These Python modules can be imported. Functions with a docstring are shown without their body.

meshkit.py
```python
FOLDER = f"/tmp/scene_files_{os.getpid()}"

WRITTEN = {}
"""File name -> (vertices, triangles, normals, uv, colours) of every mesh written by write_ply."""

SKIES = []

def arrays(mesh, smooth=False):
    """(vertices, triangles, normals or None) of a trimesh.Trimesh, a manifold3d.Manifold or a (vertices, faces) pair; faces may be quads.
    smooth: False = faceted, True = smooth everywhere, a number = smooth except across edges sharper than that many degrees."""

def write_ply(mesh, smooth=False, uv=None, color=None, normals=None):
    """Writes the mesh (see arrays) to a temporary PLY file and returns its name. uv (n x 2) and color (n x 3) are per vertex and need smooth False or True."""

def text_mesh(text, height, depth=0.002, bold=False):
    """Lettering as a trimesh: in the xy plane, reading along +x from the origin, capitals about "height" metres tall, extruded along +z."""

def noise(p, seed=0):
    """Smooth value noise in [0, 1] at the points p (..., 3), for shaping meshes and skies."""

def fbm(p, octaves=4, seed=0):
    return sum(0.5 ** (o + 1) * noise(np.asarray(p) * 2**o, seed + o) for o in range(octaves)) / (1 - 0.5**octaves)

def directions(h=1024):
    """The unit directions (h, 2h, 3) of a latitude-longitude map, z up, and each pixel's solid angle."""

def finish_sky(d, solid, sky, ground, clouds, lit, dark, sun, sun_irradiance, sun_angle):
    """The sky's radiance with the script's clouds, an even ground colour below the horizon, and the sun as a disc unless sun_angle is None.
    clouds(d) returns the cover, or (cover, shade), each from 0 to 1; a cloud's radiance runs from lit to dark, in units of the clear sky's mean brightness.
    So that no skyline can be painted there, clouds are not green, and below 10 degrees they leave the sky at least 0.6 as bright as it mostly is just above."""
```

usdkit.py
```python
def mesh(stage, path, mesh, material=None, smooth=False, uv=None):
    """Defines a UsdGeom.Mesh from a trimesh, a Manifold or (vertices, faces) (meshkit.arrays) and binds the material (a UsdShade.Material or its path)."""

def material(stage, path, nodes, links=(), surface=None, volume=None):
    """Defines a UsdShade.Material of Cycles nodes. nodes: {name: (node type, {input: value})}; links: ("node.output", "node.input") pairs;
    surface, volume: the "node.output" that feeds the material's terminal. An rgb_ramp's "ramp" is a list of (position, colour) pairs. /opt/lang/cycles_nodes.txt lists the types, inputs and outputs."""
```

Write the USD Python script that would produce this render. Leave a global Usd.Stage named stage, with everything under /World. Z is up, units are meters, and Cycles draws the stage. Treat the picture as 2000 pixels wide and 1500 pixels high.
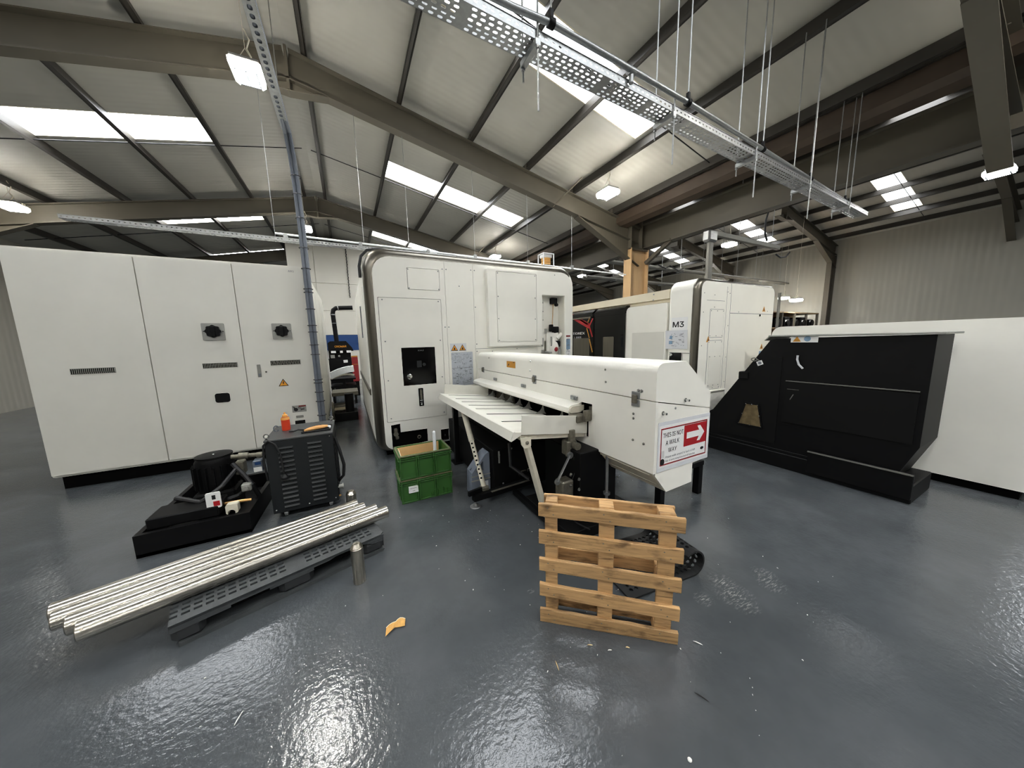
import math, random
import numpy as np, trimesh, usdkit, meshkit
from shapely.geometry import Polygon, Point, box as sbox
from shapely.ops import unary_union
from shapely import affinity
from pxr import Usd, UsdGeom, UsdLux, UsdShade, Gf, Sdf

stage = Usd.Stage.CreateInMemory()
UsdGeom.SetStageUpAxis(stage, 'Z'); UsdGeom.SetStageMetersPerUnit(stage, 1.0)
world = UsdGeom.Xform.Define(stage, '/World'); stage.SetDefaultPrim(world.GetPrim())
rng = random.Random(7); nrg = np.random.default_rng(7)

# ---------------------------------------------------------------- camera, light, exposure
FPX, YAW, PIT, ROL = 613.645, math.radians(27.3699), math.radians(-7.93038), math.radians(-1.33779)
EYE = np.array([0, 0, 1.75])
_f = np.array([math.sin(YAW) * math.cos(PIT), math.cos(YAW) * math.cos(PIT), math.sin(PIT)])
_r = np.array([math.cos(YAW), -math.sin(YAW), 0.]); _u = np.cross(_r, _f)
_r, _u = math.cos(ROL) * _r + math.sin(ROL) * _u, -math.sin(ROL) * _r + math.cos(ROL) * _u
cam = UsdGeom.Camera.Define(stage, '/World/camera')
cam.CreateHorizontalApertureAttr(36.0); cam.CreateVerticalApertureAttr(27.0)
cam.CreateFocalLengthAttr(FPX / 2000 * 36); cam.CreateClippingRangeAttr(Gf.Vec2f(0.05, 500))
cam.AddTransformOp().Set(Gf.Matrix4d(*_r, 0, *_u, 0, *(-_f), 0, *EYE, 1))
EXPOSURE = 1.82
cam.CreateExposureAttr(EXPOSURE)
SKYLIGHT = 5.0      # radiance of the translucent roof lights
LAMP, LAMP_SIDE = 112.0, 36.0   # radiance of the high-bay lamps' strips and of their clear prismatic sides
dome = UsdLux.DomeLight.Define(stage, '/World/sky'); dome.CreateIntensityAttr(1.0); dome.CreateColorAttr(Gf.Vec3f(.75, .85, 1.0))

# ---------------------------------------------------------------- materials
def lin(c):
    c = np.asarray(c, float) / 255
    return np.where(c <= .04045, c / 12.92, ((c + .055) / 1.055) ** 2.4)
M = {}
def pm(name, col, rough=.45, metal=0., var=0., scale=4., bump=0., bscale=60., spec=.5, emit=0, stretch=None, rvar=0., rnd=0.):
    c = lin(col)
    n = {'p': ('principled_bsdf', {'base_color': c, 'roughness': rough, 'metallic': metal, 'specular_ior_level': spec})}
    L = []
    if emit:
        n['p'][1].update({'emission_color': c, 'emission_strength': emit})
    if var or bump or rvar:
        n['g'] = ('texture_coordinate', {}); src = 'g.object'
        if stretch is not None:
            n['m'] = ('mapping', {'scale': stretch}); L.append((src, 'm.vector')); src = 'm.vector'
    if var or rvar:
        n['n'] = ('noise_texture', {'scale': scale, 'detail': 5.0, 'roughness': .6}); L.append((src, 'n.vector'))
    if var:
        n['r'] = ('rgb_ramp', {'ramp': [(.25, c * (1 - var)), (.5, c), (.75, np.minimum(c * (1 + var), 1))]})
        L += [('n.fac', 'r.fac'), ('r.color', 'p.base_color')]
    if rvar:
        n['rr'] = ('map_range', {'from_min': .3, 'from_max': .7, 'to_min': max(rough - rvar, .03), 'to_max': rough + rvar}); L += [('n.fac', 'rr.value'), ('rr.result', 'p.roughness')]
    if bump:
        n['bn'] = ('noise_texture', {'scale': bscale, 'detail': 3.0}); n['b'] = ('bump', {'strength': bump, 'distance': .004})
        L += [(src, 'bn.vector'), ('bn.fac', 'b.height'), ('b.normal', 'p.normal')]
    M[name] = usdkit.material(stage, '/World/Looks/' + name, n, L, 'p.BSDF')
    return M[name]

pm('white_paint', (240, 238, 229), .33, var=.03, scale=2.5, bump=.05, bscale=220)
pm('cabinet_paint', (214, 212, 203), .42, var=.05, scale=1.5, bump=.08, bscale=200)
pm('tray_paint', (216, 214, 204), .4, var=.06, scale=6)
pm('worn_white', (214, 208, 190), .45, var=.12, scale=14)
pm('cream_paint', (226, 216, 192), .4, var=.03, scale=3)
pm('stainless', (118, 114, 105), .33, 1.0, var=.12, scale=3, stretch=(6, 6, .6))
pm('chrome', (205, 205, 202), .16, 1.0)
pm('bar_steel', (200, 195, 184), .24, 1.0, var=.07, scale=5, stretch=(.3, 3, 3))
pm('billet_steel', (178, 172, 160), .3, 1.0, var=.25, scale=14, stretch=(3, 3, .5))
pm('galvanised', (158, 160, 160), .42, .85, var=.15, scale=25)
pm('galvanised_dull', (122, 121, 115), .5, .4, var=.1, scale=25)
pm('grey_conduit', (104, 110, 120), .45, .2, var=.06, scale=12)
pm('black_paint', (11, 11, 12), .5, var=.25, scale=12, bump=.08, bscale=150, spec=.16)
pm('black_matt', (7, 7, 7), .7, spec=.2)
pm('black_gloss', (4, 4, 5), .1, spec=.25)
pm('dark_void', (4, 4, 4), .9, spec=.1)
pm('charcoal_texture', (25, 28, 30), .5, var=.12, scale=8, bump=.35, bscale=420, spec=.3)
pm('charcoal_top', (54, 56, 57), .42, var=.14, scale=5, bump=.2, bscale=300)
pm('rubber', (20, 21, 22), .62, var=.2, scale=20)
pm('plastic_grey', (60, 63, 65), .55, var=.18, scale=11, bump=.25, bscale=120)
pm('plastic_dark', (38, 40, 42), .6, var=.2, scale=9)
pm('frame_olive', (82, 77, 66), .55, var=.07, scale=2.5)
pm('purlin_steel', (48, 45, 40), .5, .1, var=.2, scale=3)
pm('purlin_brown', (64, 52, 41), .6, .1, var=.2, scale=3)
pm('tan_board', (188, 156, 114), .6, var=.08, scale=3, stretch=(8, 8, .6))
pm('ply_board', (160, 134, 102), .65, var=.12, scale=2)
pm('green_plastic', (46, 90, 34), .42, var=.12, scale=9)
pm('green_edge', (92, 92, 62), .55, var=.2, scale=20)
pm('cardboard', (200, 164, 114), .75, var=.06, scale=12)
pm('card_edge', (236, 222, 190), .75)
pm('clear_white', (232, 236, 238), .3)
pm('paper', (232, 232, 230), .6, var=.02, scale=5)
pm('sleeve', (214, 216, 220), .25, var=.05, scale=8)
pm('print_black', (18, 18, 20), .5)
pm('print_grey', (120, 124, 130), .5)
pm('print_red', (168, 22, 30), .4)
pm('print_darkred', (122, 40, 34), .45)
pm('print_blue', (120, 150, 178), .5)
pm('label_orange', (222, 150, 40), .45)
pm('label_ochre', (196, 136, 40), .45)
pm('plate_silver', (186, 192, 202), .35, .3, var=.05, scale=10)
pm('red_paint', (150, 34, 40), .4)
pm('red_plastic', (205, 62, 32), .35, var=.05, scale=6)
pm('orange_cap', (236, 168, 84), .4)
pm('glove_orange', (224, 168, 104), .7, var=.1, scale=30)
pm('amber', (226, 184, 116), .3)
pm('copper_line', (206, 160, 100), .35, .6)
pm('jerrycan_grey', (112, 120, 133), .5, var=.1, scale=9)
pm('wall_blue', (0, 54, 108), .6)
pm('wall_white', (206, 203, 192), .6, var=.03, scale=.8)
pm('cable_black', (20, 20, 22), .5)
pm('dusty_brass', (124, 108, 78), .45, .5, var=.35, scale=16)
pm('dirty_metal', (120, 116, 104), .45, .6, var=.35, scale=30)
pm('grey_plate', (150, 150, 144), .5, .2, var=.08, scale=12)
pm('vent_grey', (128, 127, 120), .6)
pm('swarf_white', (238, 238, 232), .5)
pm('splinter', (214, 190, 140), .7)
pm('scrap_card', (208, 158, 84), .7, var=.2, scale=40)

def wood(name, base, dark, seed):
    n = {'t': ('texture_coordinate', {}), 'oi': ('object_info', {}),
         'off': ('combine_xyz', {'x': seed, 'y': 0., 'z': 0.}), 'mul': ('math', {'math_type': 'multiply', 'value2': 37.0}), 'cx': ('combine_xyz', {'x': 0., 'y': 0., 'z': 0.}),
         'ad': ('vector_math', {'math_type': 'add'}), 'm': ('mapping', {'scale': (1.6, 22, 22)}),
         'n': ('noise_texture', {'scale': 2.2, 'detail': 6., 'roughness': .62, 'distortion': .6}),
         'r': ('rgb_ramp', {'ramp': [(.3, lin(dark)), (.46, lin(base)), (.7, np.minimum(lin(base) * 1.35, 1))]}),
         'm2': ('mapping', {'scale': (5, 11, 11)}), 'n2': ('noise_texture', {'scale': 1.3, 'detail': 4.}), 'r2': ('rgb_ramp', {'ramp': [(.56, (0, 0, 0)), (.70, (.8, .8, .8))]}),
         'mx': ('mix', {'color2': lin((92, 66, 40))}),
         'n3': ('noise_texture', {'scale': 1.0, 'detail': 2.}), 'hv': ('map_range', {'from_min': 0., 'from_max': 1., 'to_min': .82, 'to_max': 1.12}), 'h': ('hsv', {}),
         'b': ('bump', {'strength': .4, 'distance': .003}), 'p': ('principled_bsdf', {'roughness': .7})}
    L = [('oi.random', 'mul.value1'), ('mul.value', 'cx.x'), ('t.object', 'ad.vector1'), ('cx.vector', 'ad.vector2'),
         ('ad.vector', 'm.vector'), ('m.vector', 'n.vector'), ('n.fac', 'r.fac'), ('ad.vector', 'm2.vector'), ('m2.vector', 'n2.vector'), ('n2.fac', 'r2.fac'),
         ('r.color', 'mx.color1'), ('r2.color', 'mx.fac'), ('oi.random', 'hv.value'), ('mx.color', 'h.color'), ('hv.result', 'h.value'),
         ('h.color', 'p.base_color'), ('n.fac', 'b.height'), ('b.normal', 'p.normal')]
    del n['off'], n['n3']
    M[name] = usdkit.material(stage, '/World/Looks/' + name, n, L, 'p.BSDF')
wood('pallet_wood', (180, 143, 97), (112, 80, 48), 0)

# floor: grey-blue resin with orange-peel relief, cloudy wear and a few pale scuffs near the pallet
def floor_mat():
    n = {'g': ('geometry', {}), 'n1': ('noise_texture', {'scale': .9, 'detail': 5., 'roughness': .6}), 'r1': ('rgb_ramp', {'ramp': [(.3, lin((63, 67, 70))), (.5, lin((73, 77, 80))), (.72, lin((85, 88, 91)))]}),
         'n2': ('noise_texture', {'scale': 34., 'detail': 3.5, 'roughness': .55}), 'b': ('bump', {'strength': .5, 'distance': .0042}), 'n4': ('noise_texture', {'scale': 5., 'detail': 2.}), 'b2': ('bump', {'strength': .12, 'distance': .006}),
         'rr': ('map_range', {'from_min': .3, 'from_max': .7, 'to_min': .1, 'to_max': .18}), 'p': ('principled_bsdf', {'specular_ior_level': .5}),
         'sm': ('mapping', {'rotation': (0, 0, .5), 'scale': (9, 34, 1)}), 'sn': ('noise_texture', {'scale': 2.6, 'detail': 5., 'roughness': .7}), 'mx': ('mix', {'color2': lin((196, 196, 190))})}
    L = [('g.position', 'n1.vector'), ('n1.fac', 'r1.fac'), ('g.position', 'n2.vector'), ('g.position', 'n4.vector'), ('n4.fac', 'b2.height'), ('b2.normal', 'b.normal'), ('n2.fac', 'b.height'), ('b.normal', 'p.normal'),
         ('n1.fac', 'rr.value'), ('rr.result', 'p.roughness'), ('g.position', 'sm.vector'), ('sm.vector', 'sn.vector')]
    prev = None
    for i, (x, y, r) in enumerate([(2.19, 1.02, .14), (2.17, .95, .1), (2.24, 1.12, .1), (2.52, .95, .1), (2.58, 1.02, .09), (1.98, 1.1, .07), (1.0, 1.72, .03)]):
        n[f'd{i}'] = ('vector_math', {'math_type': 'distance', 'vector2': (x, y, 0)}); n[f'k{i}'] = ('map_range', {'from_min': 0., 'from_max': r, 'to_min': .5, 'to_max': 0., 'clamp': True})
        L += [('g.position', f'd{i}.vector1'), (f'd{i}.value', f'k{i}.value')]
        if prev is None: prev = f'k{i}.result'
        else:
            n[f'a{i}'] = ('math', {'math_type': 'maximum'}); L += [(prev, f'a{i}.value1'), (f'k{i}.result', f'a{i}.value2')]; prev = f'a{i}.value'
    n['sr'] = ('map_range', {'from_min': .5, 'from_max': .72, 'to_min': 0., 'to_max': 1.7, 'clamp': True}); n['sx'] = ('math', {'math_type': 'multiply', 'use_clamp': True})
    L += [('sn.fac', 'sr.value'), ('sr.result', 'sx.value1'), (prev, 'sx.value2'), ('sx.value', 'mx.fac'), ('r1.color', 'mx.color1'), ('mx.color', 'p.base_color')]
    M['floor'] = usdkit.material(stage, '/World/Looks/floor', n, L, 'p.BSDF')
floor_mat()

def ribbed(name, col, axis, pitch, strength=.5, var=.04):
    c = lin(col)
    n = {'g': ('geometry', {}), 'w': ('wave_texture', {'bands_direction': axis, 'scale': math.pi / 10 / pitch * 2 / 2, 'profile': 'sine'}), 'b': ('bump', {'strength': strength, 'distance': .01}),
         'n': ('noise_texture', {'scale': .5, 'detail': 4.}), 'r': ('rgb_ramp', {'ramp': [(.3, c * (1 - var)), (.7, c * (1 + var))]}), 'p': ('principled_bsdf', {'roughness': .6})}
    M[name] = usdkit.material(stage, '/World/Looks/' + name, n, [('g.position', 'w.vector'), ('w.fac', 'b.height'), ('b.normal', 'p.normal'), ('g.position', 'n.vector'), ('n.fac', 'r.fac'), ('r.color', 'p.base_color')], 'p.BSDF')
ribbed('roof_liner', (166, 164, 155), 'y', .14, .35)
ribbed('wall_cladding', (148, 145, 135), 'y', .2, .6)
ribbed('gable_cladding', (140, 137, 128), 'x', .2, .6)

def emissive(name, col, strength, var=0.):
    c = lin(col)
    n = {'g': ('geometry', {}), 'n': ('noise_texture', {'scale': 3., 'detail': 2.}), 'r': ('rgb_ramp', {'ramp': [(.3, c * (1 - var)), (.7, c)]}), 'e': ('emission', {'strength': strength})}
    M[name] = usdkit.material(stage, '/World/Looks/' + name, n, [('g.position', 'n.vector'), ('n.fac', 'r.fac'), ('r.color', 'e.color')], 'e.emission')
emissive('daylight_panel', (246, 250, 255), SKYLIGHT, .12)
emissive('lamp_glow', (255, 255, 250), LAMP)
emissive('lamp_side', (255, 250, 240), LAMP_SIDE)

# ---------------------------------------------------------------- mesh building
V3 = lambda *a: np.array(a, float)
X_, Y_, Z_ = V3(1, 0, 0), V3(0, 1, 0), V3(0, 0, 1)
def unit(v): v = np.asarray(v, float); return v / np.linalg.norm(v)
FY = (X_, Z_)                 # a face looking towards -y: polygon coordinates are (x, z)
FXn = (-Y_, Z_)               # a face looking towards -x: polygon coordinates are (-y, z)
FZ = (X_, Y_)                 # a face looking up
class MB:
    def __init__(s): s.v, s.f, s.n = [], [], 0
    def add(s, v, f):
        v = np.asarray(v, float); f = np.asarray(f, int)
        if f.shape[1] == 4: f = np.vstack([f[:, [0, 1, 2]], f[:, [0, 2, 3]]])
        s.v.append(v); s.f.append(f + s.n); s.n += len(v); return s
    def tm(s, m): return s.add(m.vertices, m.faces)
    def obox(s, c, ax, size, bev=0.):
        ax = np.array(ax, float); h = np.array(size, float) / 2
        if bev <= 0:
            P = np.array([[i, j, k] for i in (-1, 1) for j in (-1, 1) for k in (-1, 1)], float) * h
            F = [[0, 1, 3, 2], [4, 6, 7, 5], [0, 4, 5, 1], [2, 3, 7, 6], [0, 2, 6, 4], [1, 5, 7, 3]]
            if np.linalg.det(ax) < 0: F = [q[::-1] for q in F]
            return s.add(np.asarray(c) + P @ ax, F)
        b = min(bev, .49 * min(size))
        P = []
        for i in (-1, 1):
            for j in (-1, 1):
                for k in (-1, 1):
                    for a in range(3):
                        q = h - b; q = q.copy(); q[a] = h[a]; P.append(q * (i, j, k))
        m = trimesh.convex.convex_hull(np.asarray(c) + np.array(P) @ ax)
        return s.tm(m)
    def box(s, x0, x1, y0, y1, z0, z1, bev=0.):
        return s.obox(((x0 + x1) / 2, (y0 + y1) / 2, (z0 + z1) / 2), np.eye(3), (abs(x1 - x0), abs(y1 - y0), abs(z1 - z0)), bev)
    def beam(s, p, q, w, h, up=Z_, bev=0.):
        p, q = np.asarray(p, float), np.asarray(q, float); d = unit(q - p); side = unit(np.cross(up, d)); u = np.cross(d, side)
        return s.obox((p + q) / 2, [d, side, u], (np.linalg.norm(q - p), w, h), bev)
    def ibeam(s, p, q, h, b, tf=.016, tw=.012, up=Z_):
        p, q = np.asarray(p, float), np.asarray(q, float); d = unit(q - p); side = unit(np.cross(up, d)); u = np.cross(d, side)
        for off, (w, t) in ((h / 2 - tf / 2, (b, tf)), (-h / 2 + tf / 2, (b, tf)), (0, (tw, h - 2 * tf))):
            s.obox((p + q) / 2 + u * off, [d, side, u], (np.linalg.norm(q - p), w, t))
        return s
    def tube(s, pts, r, n=10, caps=True):
        p = np.asarray(pts, float); t = np.gradient(p, axis=0); t /= np.linalg.norm(t, axis=1, keepdims=True) + 1e-12
        a = unit(np.cross(t[0], Z_ if abs(t[0][2]) < .9 else X_)); A = []
        for k in range(len(p)):
            a = unit(a - t[k] * (a @ t[k])); A.append(a)
        A = np.array(A); B = np.cross(t, A); g = np.arange(n) * 2 * np.pi / n; R = np.broadcast_to(r, (len(p),))
        v = p[:, None] + R[:, None, None] * (np.cos(g)[None, :, None] * A[:, None] + np.sin(g)[None, :, None] * B[:, None])
        i, j = np.meshgrid(np.arange(len(p) - 1), np.arange(n), indexing='ij')
        f = np.stack([i * n + j, i * n + (j + 1) % n, (i + 1) * n + (j + 1) % n, (i + 1) * n + j], -1).reshape(-1, 4)
        v = v.reshape(-1, 3); F = [f[:, [0, 1, 2]], f[:, [0, 2, 3]]]
        if caps:
            k = len(v); v = np.vstack([v, p[:1], p[-1:]]); e = (len(p) - 1) * n
            F.append(np.array([[k, (q + 1) % n, q] for q in range(n)])); F.append(np.array([[k + 1, e + q, e + (q + 1) % n] for q in range(n)]))
        return s.add(v, np.vstack(F))
    def cyl(s, p, q, r, n=16): return s.tube([p, q], r, n)
    def lathe(s, c, prof, n=24, axis=Z_):
        axis = unit(axis); pts = [np.asarray(c) + axis * z for r, z in prof]
        a = unit(np.cross(axis, X_ if abs(axis[0]) < .9 else Y_)); b = np.cross(axis, a); g = np.arange(n) * 2 * np.pi / n
        v = np.vstack([pts[k] + prof[k][0] * (np.cos(g)[:, None] * a + np.sin(g)[:, None] * b) for k in range(len(prof))])
        F = []
        for i in range(len(prof) - 1):
            for j in range(n): F.append([i * n + j, i * n + (j + 1) % n, (i + 1) * n + (j + 1) % n, (i + 1) * n + j])
        return s.add(v, F)
    def prism(s, poly, o, fr, d, back=0.):
        if not hasattr(poly, 'geom_type'): poly = Polygon(poly)
        for g in getattr(poly, 'geoms', [poly]):
            m = trimesh.creation.extrude_polygon(g, d + back, engine='earcut')
            ex, ey = np.asarray(fr[0], float), np.asarray(fr[1], float); ez = np.cross(ex, ey)
            v = np.array(m.vertices); v[:, 2] -= back
            s.add(np.asarray(o) + v[:, :1] * ex + v[:, 1:2] * ey + v[:, 2:] * ez, m.faces)
        return s
    def text(s, t, h, o, fr, d=.002, bold=False, width=None, center=False):
        m = meshkit.text_mesh(t, h, d, bold); v = np.array(m.vertices); w = v[:, 0].max()
        if width: v[:, 0] *= width / w; w = width
        if center: v[:, 0] -= w / 2
        ex, ey = np.asarray(fr[0], float), np.asarray(fr[1], float)
        return s.add(np.asarray(o) + v[:, :1] * ex + v[:, 1:2] * ey + v[:, 2:] * np.cross(ex, ey), m.faces)
    def dome(s, c, r, axis=Z_, n=8): return s.lathe(c, [(r, 0), (r * .8, r * .35), (r * .35, r * .55), (1e-5, r * .6)], n, axis)

def rrect(x0, x1, z0, z1, r=.01, n=4):
    r = np.broadcast_to(r, 4)  # corner radii: bl, br, tr, tl
    P = []
    for (cx, cz, a0), q in zip(((x0, z0, 180), (x1, z0, 270), (x1, z1, 0), (x0, z1, 90)), r):
        sx, sz = (1 if cx == x0 else -1), (1 if cz == z0 else -1)
        for k in range(n + 1):
            a = math.radians(a0 + 90 * k / n); P.append((cx + sx * q + q * math.cos(a), cz + sz * q + q * math.sin(a)))
    return P

# ---------------------------------------------------------------- scene graph
USED = {}
def numbered(parent, name):
    k = USED.setdefault(parent, {}); n = k.get(name, 0); k[name] = n + 1
    return name if n == 0 else f'{name}_{n:03d}'
class Node:
    def __init__(s, path, inv): s.path, s.inv = path, inv
def tag(prim, label=None, cat=None, group=None, kind=None):
    for k, v in (('label', label), ('category', cat), ('group', group), ('kind', kind)):
        if v: prim.SetCustomDataByKey(k, v)
def xf(loc, R):
    return Gf.Matrix4d(*R[0], 0, *R[1], 0, *R[2], 0, *map(float, loc), 1)   # rows of R: the thing's axes in the world
def thing(name, label, cat, loc=(0, 0, 0), R=None, group=None, kind=None, local=False):
    path = '/World/' + numbered('', name); x = UsdGeom.Xform.Define(stage, path); R = np.eye(3) if R is None else np.asarray(R, float)
    x.AddTransformOp().Set(xf(loc, R)); tag(x.GetPrim(), label, cat, group, kind)
    return Node(path, None if local else (np.asarray(loc, float), R))
def put(name, mb, mat, parent=None, label=None, cat=None, group=None, kind=None, smooth=32):
    base = parent.path if parent else '/World'; path = base + '/' + numbered(base if parent else '', name)
    v, f = np.vstack(mb.v), np.vstack(mb.f)
    if parent and parent.inv is not None: v = (v - parent.inv[0]) @ parent.inv[1].T
    m = usdkit.mesh(stage, path, trimesh.Trimesh(v, f, process=False), M[mat], smooth=smooth)
    tag(m.GetPrim(), label, cat, group, kind)
    return Node(path, parent.inv if parent else (np.zeros(3), np.eye(3)))
def copy_of(src, name, label, loc, R=None, group=None, cat=None):
    path = '/World/' + numbered('', name); x = UsdGeom.Xform.Define(stage, path)
    p = x.GetPrim(); p.GetReferences().AddInternalReference(Sdf.Path(src.path))
    x.ClearXformOpOrder(); x.AddTransformOp().Set(xf(loc, np.eye(3) if R is None else R)); p.SetInstanceable(True)
    tag(p, label, cat, group); return Node(path, None)
def rz(deg):
    a = math.radians(deg); return np.array([[math.cos(a), math.sin(a), 0], [-math.sin(a), math.cos(a), 0], [0, 0, 1]])
def at(px, py, **k):            # where the photograph's pixel meets a known plane of the place (measuring aid)
    d = _f + _r * (px - 1000) / FPX - _u * (py - 750) / FPX
    (a, val), = k.items(); i = 'xyz'.index(a)
    return EYE + d * (val - EYE[i]) / d[i]
def screws(pts, axis, r=.008): 
    m = MB()
    for p in pts: m.dome(p, r, axis, 6)
    return m

# ================================================================ the hall
SL = .2                                   # roof slope
XA, XV, XB, XW = -.5, 7.95, 16.95, 22.4     # ridge, valley, second ridge, far side wall
ZR, ZR2 = 6.86, 7.42                      # underside of the roof sheet at the two ridges
Y0, Y1 = -20., 31.
def zroof(x): return ZR - SL * abs(x - XA) if x < XV else ZR2 - SL * abs(x - XB)
XL = -9.0
fl = MB().box(XL, XW, Y0, Y1, -.1, 0); put('floor', fl, 'floor', None, 'glossy dark blue-grey resin factory floor', 'floor', kind='structure')
put('wall_left', MB().box(XL - .15, XL, Y0, Y1, 0, zroof(XL) + .1), 'wall_cladding', None, 'pale clad side wall on the far left of the hall', 'wall', kind='structure')
put('wall_right', MB().box(XW, XW + .15, Y0, Y1, 0, zroof(XW) + .1), 'wall_cladding', None, 'grey ribbed side wall at the far right of the hall', 'wall', kind='structure')
def gable(y, nm, lab):
    P = [(XL, 0), (XW, 0), (XW, zroof(XW)), (XB, ZR2), (8.4, zroof(8.4)), (7.5, zroof(7.5)), (XA, ZR), (XL, zroof(XL))]
    put(nm, MB().prism(P, (0, y, 0), FY, .12), 'gable_cladding', None, lab, 'wall', kind='structure')
gable(Y1 + .12, 'wall_back', 'grey ribbed gable wall at the far end of the hall')
gable(Y0, 'wall_front', 'grey ribbed gable wall behind the viewer')

ceil = thing('ceiling', 'pale grey lined pitched roof of two bays on dark purlins', 'roof', kind='structure')
# skylights: (x from, x to, y from, y to) on each slope
SKY = [(1.36, 5.45, a, b) for a, b in ((-17, -16.1), (-12, -11.1), (-6.5, -5.6), (-1.3, -.4), (4.1, 4.93), (9.4, 10.3), (14.9, 15.85), (20.4, 21.3), (26, 26.9))] \
    + [(-5.2, -2.33, a, b) for a, b in ((-17, -16.1), (-12, -11.1), (-6.5, -5.6), (-1.3, -.4), (4.1, 4.95), (9.4, 10.3), (14.6, 15.5), (19.6, 20.6), (26, 26.9))] \
    + [(17.42, 20.68, a, b) for a, b in ((-10.3, -9.55), (-5.5, -4.75), (-.6, .15), (4.2, 4.95), (9.0, 9.75), (13.8, 14.55), (18.55, 19.4), (23.3, 24.1))] \
    + [(9.22, 11.2, a, b) for a, b in ((-3, -2.3), (2., 2.7), (6.88, 7.6), (10.4, 11.2), (15.6, 16.4), (21.5, 22.2))]
def slope_box(mb, xa, xb, ya, yb, t=.05, lift=0.):
    za, zb = zroof(xa) + lift, zroof(xb) + lift
    v = np.array([[x, y, z + d] for x, z in ((xa, za), (xb, zb)) for y in (ya, yb) for d in (0, t)])
    mb.add(v, [[0, 1, 3, 2], [4, 6, 7, 5], [0, 4, 5, 1], [2, 3, 7, 6], [0, 2, 6, 4], [1, 5, 7, 3]])
for xa, xb in ((XL, XA), (XA, 7.5), (8.4, XB), (XB, XW)):
    here = [s for s in SKY if s[0] >= xa - .1 and s[1] <= xb + .1]
    xb2 = xb
    d = MB(); y = Y0
    for s in sorted(here, key=lambda s: s[2]):
        slope_box(d, xa, xb, y, s[2])
        slope_box(d, xa, s[0], s[2], s[3]); slope_box(d, s[1], xb, s[2], s[3]); y = s[3]
    slope_box(d, xa, xb, y, Y1 + .1)
    put('roof_sheet', d, 'roof_liner', ceil, smooth=False)
PX = {0: [-.85, -.2, 1.31, 2.77, 4.17, 5.54, 6.94], 1: [-2.27, -3.68, -5.08, -6.5, -7.9], 2: [9.1, 10.3, 11.5, 12.7, 13.9, 15.1, 16.4], 3: [17.3, 18.5, 19.6, 20.75, 21.7]}
for k, xs in PX.items():
    for x in xs:
        z = zroof(x); m = MB(); s = 1 if XA < x < XV or x > XB else -1
        m.box(x - .012, x + .012, Y0, Y1 + .1, z - .2, z - .004)
        m.box(min(x, x - s * .07), max(x, x - s * .07), Y0, Y1 + .1, z - .2, z - .185); m.box(x - s * .07 - .006, x - s * .07 + .006, Y0, Y1 + .1, z - .2, z - .17)
        put('purlin', m, 'purlin_steel', ceil, smooth=False)
rod = []
for y in (4.3, 10.2, 15.9):
    for xs in ((XL + .5, XA - .1), (XA + .1, 6.9), (9.1, 16.4), (17.3, 21.7)):
        m = MB().tube([(xs[0], y, zroof(xs[0]) - .12), (xs[1], y, zroof(xs[1]) - .12)], .011, 6); put('sag_rod', m, 'cable_black', ceil)
rc = MB().prism([(XA - .35, ZR - .075), (XA, ZR - .012), (XA + .35, ZR - .075), (XA + .35, ZR - .085), (XA, ZR - .03), (XA - .35, ZR - .085)], (0, Y1, 0), FY, Y1 - Y0)
put('ridge_capping', rc, 'roof_liner', ceil, smooth=False)

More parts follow.
